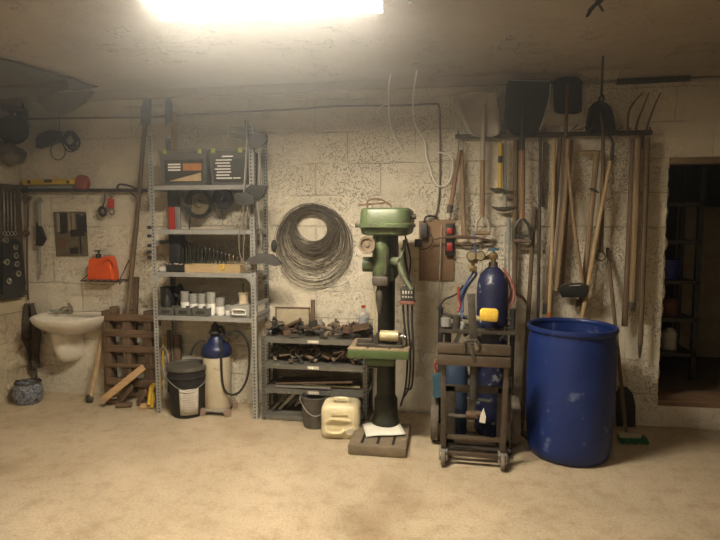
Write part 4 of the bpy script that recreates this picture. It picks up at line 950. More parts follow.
for k in range(5):
    rr = random.Random(60+k); y = -.26+k*.04
    q = MB(); q.beam(V((LX0+.05+k*.05, y, LZ[0]+.015)), V((LX0+.20+k*.04, y, LZ[0]+.18-.02*k)), .02, .02); tag(q.build('flat_bar', STEEL if k % 2 else IRON), ['leftmost', 'second from the left', 'middle', 'fourth from the left', 'rightmost'][k]+' of the bars leaning in the bottom tier of low shelving', 'bar', 'bars on the bottom tier of low shelving')
# things standing at the back on top
zt = LZ[3]+.003
x0, x1 = P(275.5, 320, .07).x, P(310, 320, .07).x
q = MB(); q.box(((x0+x1)/2, -.06, (zt+P(290, 307, .07).z)/2), (x1-x0, .02, P(290, 307, .07).z-zt), rot=Matrix.Rotation(-.02, 3, 'Y'), bev=.003)
for py in (314, 322): q.box(((x0+x1)/2, -.0715, P(290, py, .07).z), ((x1-x0)*.7, .001, .008))
q.use(1)
for pa, pb in ((x0, x1),): 
    hb_ = P(290, 307, .07).z
    for zz in (zt+.01, hb_-.006): q.box(((x0+x1)/2, -.072, zz), (x1-x0, .004, .012))
    for xx in (x0+.005, x1-.005): q.box((xx, -.072, (zt+hb_)/2), (.01, .004, hb_-zt))
tag(q.build('wooden_board', [BOARDW, PALLET]), 'pale weathered board standing behind the scrap heap', 'board')
q = MB(); c = V((P(313, 320, .15).x, -.15, zt)); q.box(c+V((0, 0, (P(313, 300, .15).z-zt)/2)), (.03, .025, P(313, 300, .15).z-zt), bev=.003); tag(q.build('wood_stick', PALLETV), 'square brown stick standing up in the scrap heap', 'stick')
q = MB(); c = V((P(324, 330, .2).x, -.2, zt)); q.beam(c, c+V((-.03, 0, .13)), .03, .02); tag(q.build('steel_stub', STEEL), 'bright steel stub standing right of the brown stick', 'stub')
q = MB(); c = V((P(349, 330, .14).x, -.13, zt)); q.beam(c+V((-.03, 0, .01)), c+V((.06, 0, .10)), .03, .02); q.beam(c+V((0, .02, .02)), c+V((.09, .02, .11)), .02, .02); tag(q.build('timber_scrap', WOODD), 'dark sticks stacked aslant beside the clear bottle', 'sticks')
c = V((P(363, 320, .12).x, -.10, zt+.04)); t = thing('water_bottle', 'clear plastic bottle with a red cap behind the drill table', 'bottle', V((c.x, c.y, zt)))
c = V((c.x, c.y, zt)); hb = P(363, 305.5, .1).z-zt; q = MB(); q.lathe([(0, 0), (.033, 0), (.037, .01), (.037, hb*.3), (.034, hb*.33), (.037, hb*.36), (.037, hb*.66), (.015, hb*.86), (.014, hb*.93), (0, hb*.93)], c); q.build('bottle_body', CLEARP, t)
q = MB(); q.lathe([(.0375, hb*.40), (.0378, hb*.40), (.0378, hb*.6), (.0375, hb*.6)], c); q.build('label', mat('pale blue label', (.42, .46, .5), rough=.6), t)
q = MB(); q.lathe([(0, hb*.93), (.017, hb*.93), (.017, hb), (0, hb)], c); q.build('cap', RED, t)

# metal bucket and jerrycan in front
c = G(312, 431); c.y += .115
t = thing('metal_bucket', 'dull grey metal bucket with a bail handle before the low shelving', 'bucket', c)
q = MB(); q.lathe([(0, 0), (.088, 0), (.092, .01), (.108, .225), (.112, .23), (.110, .236), (.104, .23), (.088, .015), (0, .012)], c, seg=36); q.build('pail', mat('dull zinc', (.17, .165, .15), (.10, .095, .085), rough=.5, metal=.4), t)
q = MB(); dirc = math.atan2(CP.y-c.y, CP.x-c.x)
q.tube(cat([c+V((math.cos(dirc+R(x))*.116, math.sin(dirc+R(x))*.116, .21-.10*math.cos(R(x))**2)) for x in (-90, -60, -30, 0, 30, 60, 90)], 5), .003, 6); q.build('bail_handle', STEEL, t)
for s_ in (-90, 90):
    q = MB(); q.box(c+V((math.cos(dirc+R(s_))*.112, math.sin(dirc+R(s_))*.112, .21)), (.012, .02, .035), bev=.003); q.build('handle_ear', STEEL, t)
# jerrycan, leaning slightly
p0, p1 = G(321.5, 436), G(357, 441); c = (p0+p1)/2+V((.0, .09, 0)); wj = (p1-p0).length*1.02; hj = .235; dj = .20; ang = R(4)
t = thing('jerrycan', 'yellowed plastic jerrycan with a molded handle beside the grey bucket', 'canister', c)
RT = rotz(ang)
def rrect(hx, hy, n=6, rc=.045):
    out = []
    for sx, sy, a0 in ((1, 1, 0), (-1, 1, 90), (-1, -1, 180), (1, -1, 270)):
        for k in range(n): a_ = R(a0+90*k/(n-1)); out.append((sx*(hx-rc)+math.cos(a_)*rc, sy*(hy-rc)+math.sin(a_)*rc))
    return out
q = MB(); rr = []
for s_, z, dy in ((.90, 0, 0), (.98, .012, 0), (1, .03, 0), (1, hj*.33, 0), (.975, hj*.38, 0), (1, hj*.43, 0), (1, hj*.80, 0), (.97, hj*.90, .004), (.90, hj*.97, .01), (.80, hj, .012)):
    rr.append([c+RT @ V((x*s_, y*s_+dy, z)) for x, y in rrect(wj/2, dj/2)])
q.rings(rr); q.build('body', JERRY, t)
fy = -dj/2
q = MB(); o = []
q.tube(cat([c+RT @ V((-wj*.36, fy*.98, hj*.38)), c+RT @ V((-wj*.30, fy-.014, hj*.22)), c+RT @ V((-.0, fy-.016, hj*.20)), c+RT @ V((wj*.12, fy-.012, hj*.30))], 5), .013, 8)
q.tube(cat([c+RT @ V((-wj*.34, fy*.98, hj*.5)), c+RT @ V((-wj*.2, fy-.012, hj*.62)), c+RT @ V((.02, fy-.012, hj*.60)), c+RT @ V((wj*.28, fy*.98, hj*.55))], 5), .011, 8); q.build('grip_rib', JERRY, t)
q = MB(); q.lathe([(0, -.004), (.026, -.004), (.028, .014), (.024, .02), (0, .02)], c+RT @ V((wj*.27, fy-.002, hj*.25)), RT @ V((0, -1, 0)), 20); q.build('cap', mat('cap plastic', (.66, .60, .44), rough=.5), t)
q = MB(); q.tube(cat([c+RT @ V((-wj*.20, -.02, hj-.005)), c+RT @ V((-wj*.16, -.03, hj+.03)), c+RT @ V((wj*.16, -.03, hj+.03)), c+RT @ V((wj*.20, -.02, hj-.005))], 5), .012, 8); q.build('handle', JERRY, t)
q = MB(); q.box(c+RT @ V((.0, fy-.003, hj*.78)), (wj*.45, .012, .03), RT, bev=.005); q.build('raised_panel', JERRY, t)

# ---------------------------------------------------------------- drill press
B = [G(347.5, 455), G(406, 459)]; u = (B[1]-B[0]).normalized(); fw = V((-u.y, u.x, 0)); bw = (B[1]-B[0]).length; bd = .44
org = B[0]+u*bw/2+fw*bd/2; org.z = 0
RD = Matrix((u, fw, V((0, 0, 1)))).transposed()
def D(x, y, z): return org+RD @ V((x, y, z))     # x right, y towards the wall
t = thing('drill_press', 'tall old green pillar drill press standing beside the wire coil', 'drill', org)
q = MB(); q.box(D(0, 0, .035), (bw, bd, .07), RD, bev=.012); q.use(1)
for k in (-1, 0, 1): q.box(D(k*bw*.27, -bd*.20, .0705), (.018, bd*.42, .003), RD)
q.build('base', [mat('dusty cast base', (.26, .205, .14), (.14, .11, .075), rough=.7, metal=.2, scale=12), BLACK], t)
yc = .145
q = MB(); q.lathe([(.105, .07), (.10, .10), (.088, .13), (.082, .20), (.082, .27), (.070, .29), (.066, .30), (.066, .62)], D(.02, yc, 0), seg=28); q.build('lower_column', DGREEN, t)
# z values from the picture at the machine's depth
def ZD(py, yl): return P(385, py, -(D(0, yl, 0).y)).z
def XD(px, yl, py=300):
    d_ = -(D(0, yl, 0).y); p_ = P(px, py, d_); return (p_-org).dot(u)
tf = -bd/2+.02
zt = ZD(351, tf); zb = ZD(359.5, tf)
x0, x1 = XD(347.5, tf, 355), XD(409, tf, 355)
q = MB(); q.box(D((x0+x1)/2, tf+.16, (zt+zb)/2), (x1-x0, .32, zt-zb), RD, bev=.006); q.box(D((x0+x1)/2, tf+.17, zb-.03), ((x1-x0)*.5, .2, .07), RD, bev=.01); tb = q.build('table', mat('table green paint', (.085, .13, .045), (.055, .085, .03), rough=.45, scale=9, spots=((.06, .05, .04), 22, .60)), t)
q = MB(); q.box(D((x0+x1)/2, tf+.16, zt+.004), ((x1-x0)*.99, .315, .01), RD, bev=.002); q.use(1)
for k in (-1, 1): q.box(D((x0+x1)/2+k*.07, tf+.16, zt+.0095), (.014, .30, .002), RD)
q.build('table_top', [TABLETOP, BLACK], tb)
q = MB(); q.lathe([(.09, zb-.05), (.095, zb), (.08, zt+.02), (.066, zt+.03)], D(.02, yc, 0), seg=24); q.box(D(.02, tf+.25, zb-.04), (.08, .18, .06), RD, bev=.01); q.build('table_bracket', DGREEN, t)
ztop = ZD(208, -.15); zbot = ZD(234, -.15)
q = MB(); q.lathe([(.060, zt), (.060, zbot+.02)], D(.02, yc, 0), seg=28); q.build('column', mat('oily black column', (.045, .042, .036), (.02, .018, .016), rough=.35, metal=.5), t)
# belt cover
hx0, hx1 = XD(361, -.15, 220), XD(411, -.15, 220); hc = (hx0+hx1)/2; hwid = (hx1-hx0)/2; hl = .27; hy = -.0
def cov(s_, z, e=0): return [D(hc+x*s_+(0), hy+y*s_, z) for x, y in rrect(hwid+e, hl+e, 7, .085)]
zr_ = ZD(225.5, -.25)
q = MB(); q.rings([cov(.80, zbot-.01), cov(.93, zbot), cov(.97, zbot+.02), cov(.98, zr_-.018), cov(1.06, zr_-.012), cov(1.06, zr_+.008), cov(1.0, zr_+.014), cov(.985, ztop-.03), cov(.95, ztop-.010), cov(.88, ztop)]); q.build('belt_cover', GREEN, t)
q = MB(); q.tube(cat([D(hc-.12, -.12, ztop-.002), D(hc-.12, -.12, ztop+.045), D(hc-.06, -.11, ztop+.06), D(hc+.01, -.10, ztop+.03), D(hc+.03, -.10, ztop-.002)], 5), .006, 8); q.tube([D(hc-.18, -.12, ztop+.02), D(hc+.0, -.12, ztop+.035)], .006, 8); q.build('top_bracket', RUST, t)
q = MB(); q.cyl(D(hc+hwid-.01, -.12, (zr_+ztop)/2), D(hc+hwid+.03, -.12, (zr_+ztop)/2), .016); q.cyl(D(hc-hwid-.005, -.2, zr_), D(hc-hwid-.03, -.2, zr_), .012); q.build('cover_knob', IRON, t)
# head casting
zq0, zq1 = ZD(286, -.1), zbot
q = MB(); q.box(D(.03, 0.0, (zq0+zq1)/2+.02), (.15, .26, zq1-zq0-.02), RD, bev=.03); q.build('head_casting', DGREEN, t)
xq = XD(381, -.17, 260)
q = MB(); q.lathe([(.045, ZD(277, -.2)), (.052, ZD(270, -.2)), (.052, ZD(248, -.2)), (.04, ZD(242, -.2)), (.04, zbot)], D(xq, -.165, 0), seg=24); q.box(D(xq-.005, -.12, ZD(262, -.2)), (.09, .10, .20), RD, bev=.02); q.build('quill_housing', GREEN, t)
q = MB(); q.box(D(xq, -.17, ZD(281, -.2)), (.105, .10, .065), RD, bev=.015); q.box(D(xq+.035, -.225, ZD(262, -.2)), (.012, .01, .15), RD); q.build('depth_stop', IRON, t)
q = MB(); q.lathe([(0, ZD(314, -.17)), (.012, ZD(313, -.17)), (.02, ZD(306, -.17)), (.026, ZD(300, -.17)), (.026, ZD(292, -.17)), (.018, ZD(289, -.17)), (.018, ZD(282, -.17)), (0, ZD(282, -.17))], D(XD(379.5, -.17), -.17, 0), seg=18); q.build('chuck', IRON, t)
# hand wheel facing front
wc = D(XD(367.5, -.26, 245), -.26, ZD(245, -.26)); ax = RD @ V((-.15, -1, 0))
q = MB(); q.lathe([(0, .010), (.012, .012), (.018, .004), (.036, .004), (.040, .016), (.053, .018), (.056, .008), (.053, -.008), (.03, -.015), (0, -.015)], wc, ax, 30)
q.cyl(wc-V(ax).normalized()*-.0, wc-V(ax).normalized()*.12, .014); q.build('hand_wheel', mat('worn bakelite', (.19, .145, .10), (.12, .09, .06), rough=.5), t)
mc = D(XD(371, -.1, 264), -.14, ZD(264.5, -.14)); q = MB(); q.cyl(mc+RD @ V((-.045, 0, 0)), mc+RD @ V((.05, 0, 0)), .048, seg=22); q.build('side_drum', GREEN, t)
# feed levers right
q = MB(); hb_ = D(.13, -.10, ZD(262, -.1)); pA = D(XD(406.5, -.12, 240), -.12, ZD(239, -.12)); pB = D(XD(399, -.16, 263), -.16, ZD(262, -.16)); pC = D(XD(411, -.2, 289), -.18, ZD(289, -.18))
q.tube([pA, pB], [.012, .008], 8); q.tube(cat([pB, pB.lerp(pC, .4)+V((-.01, 0, 0)), pC], 4), [.016]*5+[.012]*4, 8); q.cyl(pB+RD @ V((.01, 0, 0)), pB+RD @ V((-.06, .06, 0)), .03, seg=16); q.build('feed_lever', mat('grey green lever', (.16, .19, .12), (.09, .10, .06), rough=.5), t)
# switch box
sb = D(XD(408, -.05, 293), -.08, ZD(293, -.08)); q = MB(); q.box(sb, (.085, .07, .085), RD, bev=.006); q.use(1)
for k in range(4): q.box(sb+RD @ V((-.027+.018*k, -.0355, .012)), (.008, .002, .02), RD); q.box(sb+RD @ V((-.027+.018*k, -.0355, -.018)), (.010, .002, .008), RD)
q.build('switch_box', [DSTEEL, LABELM], t)
q = MB(); q.box(sb+V((0, 0, -.056)), (.10, .08, .025), RD, bev=.006); q.build('switch_base', MUD, t)
q = MB()
for k in range(3):
    q.tube(cat([sb+RD @ V((-.03+.03*k, 0, -.06)), sb+RD @ V((-.02+.025*k, .0, -.2)), sb+RD @ V((.0+.02*k, .02, -.40)), sb+RD @ V((-.01+.02*k, .03, -.62)), D(.13+.02*k, .06, .25+.06*k)], 6), .007, 7)
q.tube(cat([D(XD(404, 0, 240), .0, ZD(240, 0)), D(.16, .02, ZD(262, 0)), sb+RD @ V((.02, .01, .04))], 5), .008, 7); q.tube(cat([D(.15, .05, zbot), D(.19, .06, ZD(262, 0)), sb+RD @ V((-.01, .02, .04))], 5), .006, 7)
q.build('cable', RUBBER, t)
q = MB(); px_ = D(XD(373, -.2, 300), -.18, ZD(279, -.18)); q.tube(cat([px_, px_+V((.004, 0, -.12)), px_+V((.012, 0, -.28)), px_+V((.01, 0, -.36))], 4), .006, 7); q.build('coolant_tube', PALE, t)
q = MB(); q.cyl(D(-.02, yc-.07, zb-.12), D(-.10, yc-.09, zb-.12), .012); q.build('table_crank', IRON, t)
# vise on the table
zv = zt+.0095
vb = D(XD(384, -.12, 334), -.08, zv)
t2 = thing('machine_vise', 'small iron vise with a pale round jaw on the drill table', 'vise', vb)
q = MB(); q.box(D(XD(372, -.1, 337), -.10, zv+.012), (.20, .10, .022), RD, bev=.004); q.box(D(XD(365, -.1), -.10, zv+.03), (.10, .03, .02), RD, bev=.003); q.box(D(XD(377.5, -.1), -.12, zv+.05), (.03, .07, .07), RD, bev=.005); q.box(D(XD(400, -.1), -.10, zv+.045), (.025, .09, .075), RD, bev=.004); q.box(D(XD(390, -.1), -.10, zv+.01), (.18, .12, .018), RD, bev=.004); q.build('vise_body', IRON, t2)
q = MB(); za = zv+.075; q.cyl(D(XD(380.5, -.12), -.13, za), D(XD(399, -.12), -.13, za), .034, seg=22); q.build('round_jaw', PALE, t2)
q = MB(); q.cyl(D(XD(399, -.12), -.13, za-.005), D(XD(406, -.12), -.13, za-.005), .012); q.sph(D(XD(403, -.12), -.13, za-.003), .018, (1, 1, 1), 12); q.tube([D(XD(404, -.12), -.13, za+.05), D(XD(404, -.12), -.13, za-.06)], .006, 8); q.build('screw_handle', CHROME, t2)
# paper on the base
q = MB(); zz = .075
a_, b2, c2, d2 = G(362.5, 425, .075), G(399, 421.5, .10), G(405.5, 434.5, .085), G(366.5, 437.5, .075)
q.grid(8, 4, lambda u_, v_: (a_.lerp(b2, u_)).lerp(d2.lerp(c2, u_), v_)+V((0, 0, .004+.010*math.sin(u_*PI)*(1-v_)+.004*math.sin(u_*6)))); tag(q.build('paper_sheet', PAPER, solid=.003), 'folded white paper lying on the drill press base', 'paper')

# ---------------------------------------------------------------- plywood board with switches
q = MB(); q.prism([P(419, 221, .0), P(454.5, 219, .0), P(454, 280, .0), P(419, 280.5, .0)], (0, -.018, 0)); tag(q.build('plywood_panel', PLY), 'brown plywood board on the wall right of the drill press', 'board')
t = thing('switch_box', 'dark switch box on the left half of the plywood board', 'switch', P(424, 240, .05))
q = MB(); q.box(P(424, 231, .05), (.055, .065, .11), bev=.008); q.build('housing', DSTEEL, t)
q = MB(); q.tube(cat([P(424, 223, .05), P(426, 217, .05), P(432, 216, .03), P(438, 218, .03)], 4), .007, 7); q.tube(cat([P(429, 232, .06), P(433, 240, .06), P(428, 248, .06), P(420, 250, .06)], 4), .004, 7); q.build('cable', RUBBER, t)
q = MB(); q.box(P(418, 243, .045), (.05, .05, .06), bev=.006); tag(q.build('junction_box', DSTEEL), 'small dark junction box at the lower left of the plywood board', 'box')
t = thing('push_button_switch', 'black switch with red buttons on the plywood board', 'switch', P(449.5, 257, .05))
q = MB(); q.box(P(449.5, 239.5, .045), (.062, .055, .24), bev=.008); q.build('housing', BLACK, t)
for py in (231, 247):
    q = MB(); q.box(P(449.5, py, .075), (.04, .012, .045 if py == 231 else .06), bev=.005); q.build('red_button', RED, t)

# ---------------------------------------------------------------- rail of long tools
q = MB(); q.beam(P(455, 136.5, .06), P(652, 132.5, .06), .035, .03, bev=.003)
for px in (458, 500, 545, 590, 630, 650): q.tube(cat([P(px, 136-(px-455)*.02, .02), P(px, 135-(px-455)*.02, .10), P(px+.3, 131-(px-455)*.02, .12)], 4), .005, 6)
tag(q.build('tool_rail', IRON), 'dark iron rail carrying the long tools on the right wall', 'rail')
def blade(rows, d, bulge, m, parent, name='blade', n=9, th=.004):
    def f(u_, v_):
        k = u_*(len(rows)-1); i = min(int(k), len(rows)-2); f_ = k-i
        y = rows[i][0]*(1-f_)+rows[i+1][0]*f_; a_ = rows[i][1]*(1-f_)+rows[i+1][1]*f_; b2 = rows[i][2]*(1-f_)+rows[i+1][2]*f_
        return P(a_+(b2-a_)*v_, y, d+bulge*(2*v_-1)**2)
    q = MB(); q.grid(len(rows)*3, n, f); return q.build(name, m, parent, solid=th, ang=60)
def handle(pts, r, m, parent, name='handle', seg=10):
    q = MB(); ps = [P(*p) for p in pts]; ps = cat(ps, 4) if len(ps) > 2 else ps
    rs = r if not isinstance(r, tuple) else [r[0]+(r[1]-r[0])*i/(len(ps)-1) for i in range(len(ps))]
    q.tube(ps, rs, seg); return q.build(name, m, parent)
def dgrip(pl, pr, pt, pb, d, m, parent, wdm):
    q = MB(); c = (pl+pr)/2
    q.tube(cat([P(c, pt, d), P(pl+1, (pt+pb)/2-2, d), P(pl, pb, d)], 5), .011, 8); q.tube(cat([P(c, pt, d), P(pr-1, (pt+pb)/2-2, d), P(pr, pb, d)], 5), .011, 8); q.build('grip_yoke', m, parent)
    q = MB(); q.tube([P(pl-1, pb, d), P(pr+1, pb, d)], .016, 10); q.build('grip', wdm, parent)
D0 = .11
# loppers
t = thing('lopping_shears', 'wooden shears handle hanging aslant at the left end of the tool rail', 'shears', P(450, 218, D0))
handle([(460, 150, D0), (450.5, 207, D0)], (.014, .018), WOODR, t)
q = MB(); q.tube([P(450.5, 205, D0), P(449.5, 213, D0)], .022, 8); q.tube(cat([P(450, 210, D0), P(451, 216, D0), P(449, 220, D0)], 4), .006, 6); q.tube([P(452, 212, D0), P(459, 208, D0)], .005, 6); q.build('metal_head', IRON, t)
q = MB(); q.tube(cat([P(458, 150, D0), P(459, 141, D0), P(461, 139, D0), P(463, 142, D0), P(463, 150, D0)], 4), .006, 6); tag(q.build('wire_loop', CHROME), 'bright wire loop tying the shears and pickaxe to the rail', 'wire')
# pickaxe
t = thing('pickaxe', 'pickaxe hanging head down left of the pale wide shovel', 'pickaxe', P(464, 240, .09))
handle([(461.5, 150, .09), (464, 236, .09)], (.014, .019), WOOD, t)
q = MB(); q.tube(cat([P(431, 240, .10), P(445, 237.5, .10), P(463, 237, .10), P(480, 238.5, .10), P(496, 241.5, .10)], 4), [.004, .006, .008, .010, .012, .014, .016, .018, .020, .018, .016, .014, .012, .010, .008, .006, .004], 8, flat=.7); q.build('head', RUST, t)
q = MB(); q.tube(cat([P(455, 243, .06), P(466, 244.5, .06), P(480, 243, .06), P(492, 240, .06)], 4), .008, 7); tag(q.build('iron_hook', RUST), 'thin curved iron just below the pickaxe head', 'hook')
# pale wide shovel
t = thing('wide_shovel', 'wide pale aluminium scoop shovel hanging blade up at the rail left end', 'shovel', P(482, 235, D0))
blade([(91.5, 490, 493.5), (92.5, 462, 496), (96, 452.5, 496.6), (108, 457.5, 498), (120, 462, 499.5), (129, 466, 500.4), (134, 470, 499), (137, 478, 492)], D0-.015, .03, ALU, t)
handle([(485, 104, D0+.01), (483.5, 125, D0+.02), (482.5, 160, D0)], (.008, .02), ALU, t, 'socket')
handle([(482.5, 158, D0), (482, 217, D0)], .019, WOOD, t)
dgrip(476, 489, 214, 233, D0, ALU, t, WOOD)
# yellow hatchet and hammer
t = thing('hatchet', 'small pick with a yellow handle hanging from the tool rail', 'hatchet', P(500, 190, .13))
handle([(500.5, 143, .13), (500, 188, .13)], .015, YEL, t)
handle([(500.4, 156, .1305), (500.2, 163, .1305)], .0158, BLACK, t, 'tape_band')
q = MB(); q.tube(cat([P(490, 188, .13), P(495, 190.5, .13), P(501, 190.5, .13), P(508, 192, .13), P(517, 191, .13)], 4), [.004, .007, .010, .013, .016, .018, .020, .020, .018, .014, .012, .012, .010, .009, .008, .006, .005], 8); q.build('head', IRON, t)
t = thing('pick_hammer', 'small pick with a dull handle hanging just behind the yellow one', 'pick', P(505, 210, .09))
handle([(504.5, 140, .09), (505, 208, .09)], .014, GSTEEL, t)
q = MB(); q.tube(cat([P(491.5, 206.5, .09), P(498, 209, .09), P(505, 209, .09), P(512, 208, .09), P(518, 206.5, .09)], 4), [.003, .006, .009, .012, .014, .016, .018, .020, .020, .018, .016, .014, .012, .010, .008, .006, .004], 8); q.build('head', IRON, t)
# black scoop shovel
t = thing('wide_shovel', 'big black scoop shovel hanging blade up in the middle of the rail', 'shovel', P(522, 245, .13))
blade([(79.5, 512, 549), (80.5, 509, 552), (86, 506.5, 552.5), (100, 505.5, 549.5), (113, 504.5, 545.5), (126, 504, 541), (131, 507, 538.5), (136, 516, 529)], .12, .035, SHOVEL, t, n=11)
q = MB(); q.tube([P(551, 84, .157), P(550, 96, .157), P(545, 115, .157), P(540, 130, .157)], .007, 7); q.tube([P(510, 80, .157), P(550, 81, .157)], .005, 7); q.build('rolled_edge', GSTEEL, t)
handle([(523, 100, .13), (522.5, 135, .14), (522, 150, .13)], (.010, .021), DSTEEL, t, 'socket')
handle([(522.3, 148, .13), (522, 219, .13)], .020, WOODR, t)
dgrip(514, 530, 217, 241, .13, DSTEEL, t, mat('grip brown', (.16, .11, .08), rough=.6))
q = MB(); q.box(P(522, 236, .13), (.09, .015, .02)); q.build('grip_bar', DSTEEL, t)
t = thing('garden_hoe', 'long handled hoe hanging just behind the black scoop shovel grip', 'hoe', P(515, 300, .07))
handle([(516, 146, .07), (514.5, 292, .07)], .019, WOODD, t)
q = MB(); q.tube([P(516.5, 140, .07), P(516, 150, .07)], .021, 8); q.build('ferrule', RUST, t); q = MB(); q.tube(cat([P(514, 288, .07), P(517, 294, .09), P(523, 298, .10), P(529, 307, .10)], 4), [.012]*8+[.009]*4+[.004], 7); q.build('prong', RUST, t); q = MB(); q.tube(cat([P(514, 288, .07), P(512, 297, .09), P(511, 306, .10)], 4), .009, 7); q.build('head', RUST, t)
# dark spade
t = thing('square_spade', 'dark square spade hanging high between the black and round shovels', 'spade', P(566, 285, .08))
blade([(76.5, 566, 573), (79, 556, 580), (82, 553.5, 582), (100, 553.5, 582), (112, 554, 582), (114, 560, 575)], .07, .02, SHOVEL, t)
handle([(567.5, 85, .08), (566, 130, .09), (561.5, 215, .09), (555.5, 284, .09)], (.010, .018), WOODD, t)
# round shovel
t = thing('round_shovel', 'round pointed shovel hanging blade up near the rail right end', 'shovel', P(603, 252, .10))
blade([(101, 598, 602), (103.5, 593, 607), (108, 589.5, 611), (114, 587.5, 613.5), (122, 586, 615), (130, 585, 616), (134, 590, 611)], .08, .022, SHOVEL, t)
handle([(600.5, 112, .09), (603, 135, .11), (602.5, 190, .10), (601, 252, .09)], (.009, .016), WOODD, t)
q = MB(); q.ringt(P(601, 256.5, .09), (.2, 1, .1), .030, .005, 20, 6); q.tube([P(601, 250, .09), P(601, 253, .09)], .018, 8); q.build('ring', IRON, t)
# bars and poles of the middle group
def pole(name, label, c_, pts, r, m, extra=None):
    t = thing(name, label, c_, P(*pts[-1])); handle(pts, r, m, t, 'shaft')
    if extra: extra(t)
    return t
def tipf(p0, p1, r, m, nm='tip'):
    return lambda t: handle([p0, p1], r, m, t, nm)
pole('iron_bar', 'dark thin iron bar hanging straight right of the black shovel grip', 'bar', [(540.5, 137, .08), (539.5, 220, .08), (538, 318, .08)], .011, IRON)
q = MB(); q.box((P(544, 142, .03)+P(544, 207, .03))/2, (.028, .02, (P(544, 142, .03)-P(544, 207, .03)).length), bev=.003); tag(q.build('saw_blade', mat('brown grey strip', (.23, .19, .15), (.16, .13, .10), rough=.6)), 'short wide grey strip hanging beside the thin iron bar', 'strip')
pole('wooden_pole', 'pale wooden handle with an orange tip hanging into the barrel', 'handle', [(554, 139, .10), (552.5, 230, .10), (549, 314, .11)], .014, WOODP, tipf((549.2, 312, .11), (548.7, 320, .11), .018, mat('orange brown tip', (.45, .16, .05), rough=.6)))
pole('wooden_pole', 'dark tipped wooden handle hanging left of the orange tipped one', 'handle', [(560, 139, .075), (554, 220, .075), (545.5, 306, .075)], .016, WOODD, tipf((546, 303, .075), (545, 314, .075), .020, DSTEEL))
pole('wooden_pole', 'brown wooden handle bowed at its foot above the black broom', 'handle', [(568.5, 139, .12), (565, 200, .12), (561, 245, .12), (556.5, 291, .13)], .016, WOOD)
pole('wooden_pole', 'thin dark handle hanging beside the bowed brown handle', 'handle', [(572, 140, .06), (568, 200, .06), (562, 290, .06)], .011, WOODR)
# black broom head with its handle
t = thing('floor_broom', 'black brush head on a diagonal handle hanging above the barrel', 'broom', P(573, 297, .16))
handle([(567.5, 158, .14), (575, 232, .15), (583.5, 288, .16)], .013, WOOD, t)
q = MB(); q.rings([[P(558.5, 287, .12), P(587, 285, .12), P(587, 285, .22), P(558.5, 287, .22)], [P(559, 291, .12), P(588.5, 290, .12), P(588.5, 290, .22), P(559, 291, .22)], [P(562, 297.5, .13), P(586, 297.5, .13), P(586, 297.5, .20), P(562, 297.5, .20)]]); q.build('brush_head', BLACK, t)
q = MB(); q.tube([P(557, 289, .19), P(565, 284.5, .20), P(580, 283.5, .20), P(588, 286, .19)], .008, 7); q.build('clamp_bar', IRON, t)
# mallet
t = thing('sledge_hammer', 'wooden headed mallet hanging at the rail with a long thick handle', 'mallet', P(580, 308, .10))
handle([(597, 152, .10), (591, 215, .10), (584, 281, .10), (579.5, 308, .10)], (.021, .018), WOOD, t)
q = MB(); q.tube(cat([P(579, 152.5, .10), P(584, 153, .10), P(592, 153, .10), P(600, 153.5, .10)], 3), [.008, .014, .017, .019, .02, .02, .02, .02, .02, .018][:10], 10); q.build('mallet_head', WOOD, t)
handle([(579.5, 300, .10), (578.5, 311, .10)], .022, WOODD, t, 'foot')
# sickle / hoe
t = thing('hooked_hoe', 'long pale handle with a small curved hook hanging over the barrel', 'hoe', P(582, 318, .14))
handle([(610.5, 161, .14), (599, 222, .14), (591, 268, .14), (582, 318, .15)], (.013, .016), WOODP, t)
q = MB(); q.tube(cat([P(610, 166, .14), P(612, 152, .14), P(613, 144, .14), P(610, 137, .14), (P(604, 134, .14))], 4), [.012]*6+[.010]*4+[.008]*4+[.005]*3, 8, flat=.6); q.build('hook', IRON, t)
q = MB(); q.tube(cat([P(589, 188.5, .13), P(594, 190, .13), P(599, 193, .13)], 4), [.004, .006, .008, .009, .010, .010, .008, .006, .004], 7); tag(q.build('sickle_blade', IRON), 'small dark blade hanging across the mallet handle', 'blade')
# right hand thick handles and fork
q = MB(); 
pole('wooden_pole', 'darker thick wooden handle hanging furthest left below the fork', 'handle', [(633.5, 139, .08), (629.5, 230, .08), (624.5, 326, .08)], .021, WOODD)
pole('wooden_pole', 'pale thick wooden handle hanging in the middle below the fork', 'handle', [(638, 139, .12), (635, 230, .12), (631.5, 306, .12)], .022, WOOD, tipf((631.8, 302, .12), (631, 310, .12), .026, IRON, 'collar'))
t = thing('pitch_fork', 'three tined pitchfork hanging tines up at the rail right end', 'fork', P(640, 357, .10))
handle([(647.5, 138, .10), (644.5, 230, .10), (640.2, 345, .10)], .018, WOODD, t)
handle([(640.3, 342, .10), (639.7, 358, .10)], (.018, .006), IRON, t, 'point')
for pts in ([(643, 92.5), (635, 101), (628.5, 113), (627.5, 131)], [(649, 92.5), (643, 108), (637.5, 122), (636, 131)], [(661, 92.5), (655, 105), (649, 121), (646.5, 131)]):
    q = MB(); ps = cat([P(x, y, .10+(.03 if y < 100 else 0)) for x, y in pts], 4); q.tube(ps, [.004+.005*i/(len(ps)-1) for i in range(len(ps))], 7); q.build('tine', RUST, t)
q = MB(); q.tube([P(627, 131.5, .10), P(640, 133, .10), P(652, 131.5, .10)], .008, 7); q.box(P(641.5, 141, .09), (.028, .02, .09), bev=.004); q.build('ferrule', IRON, t)
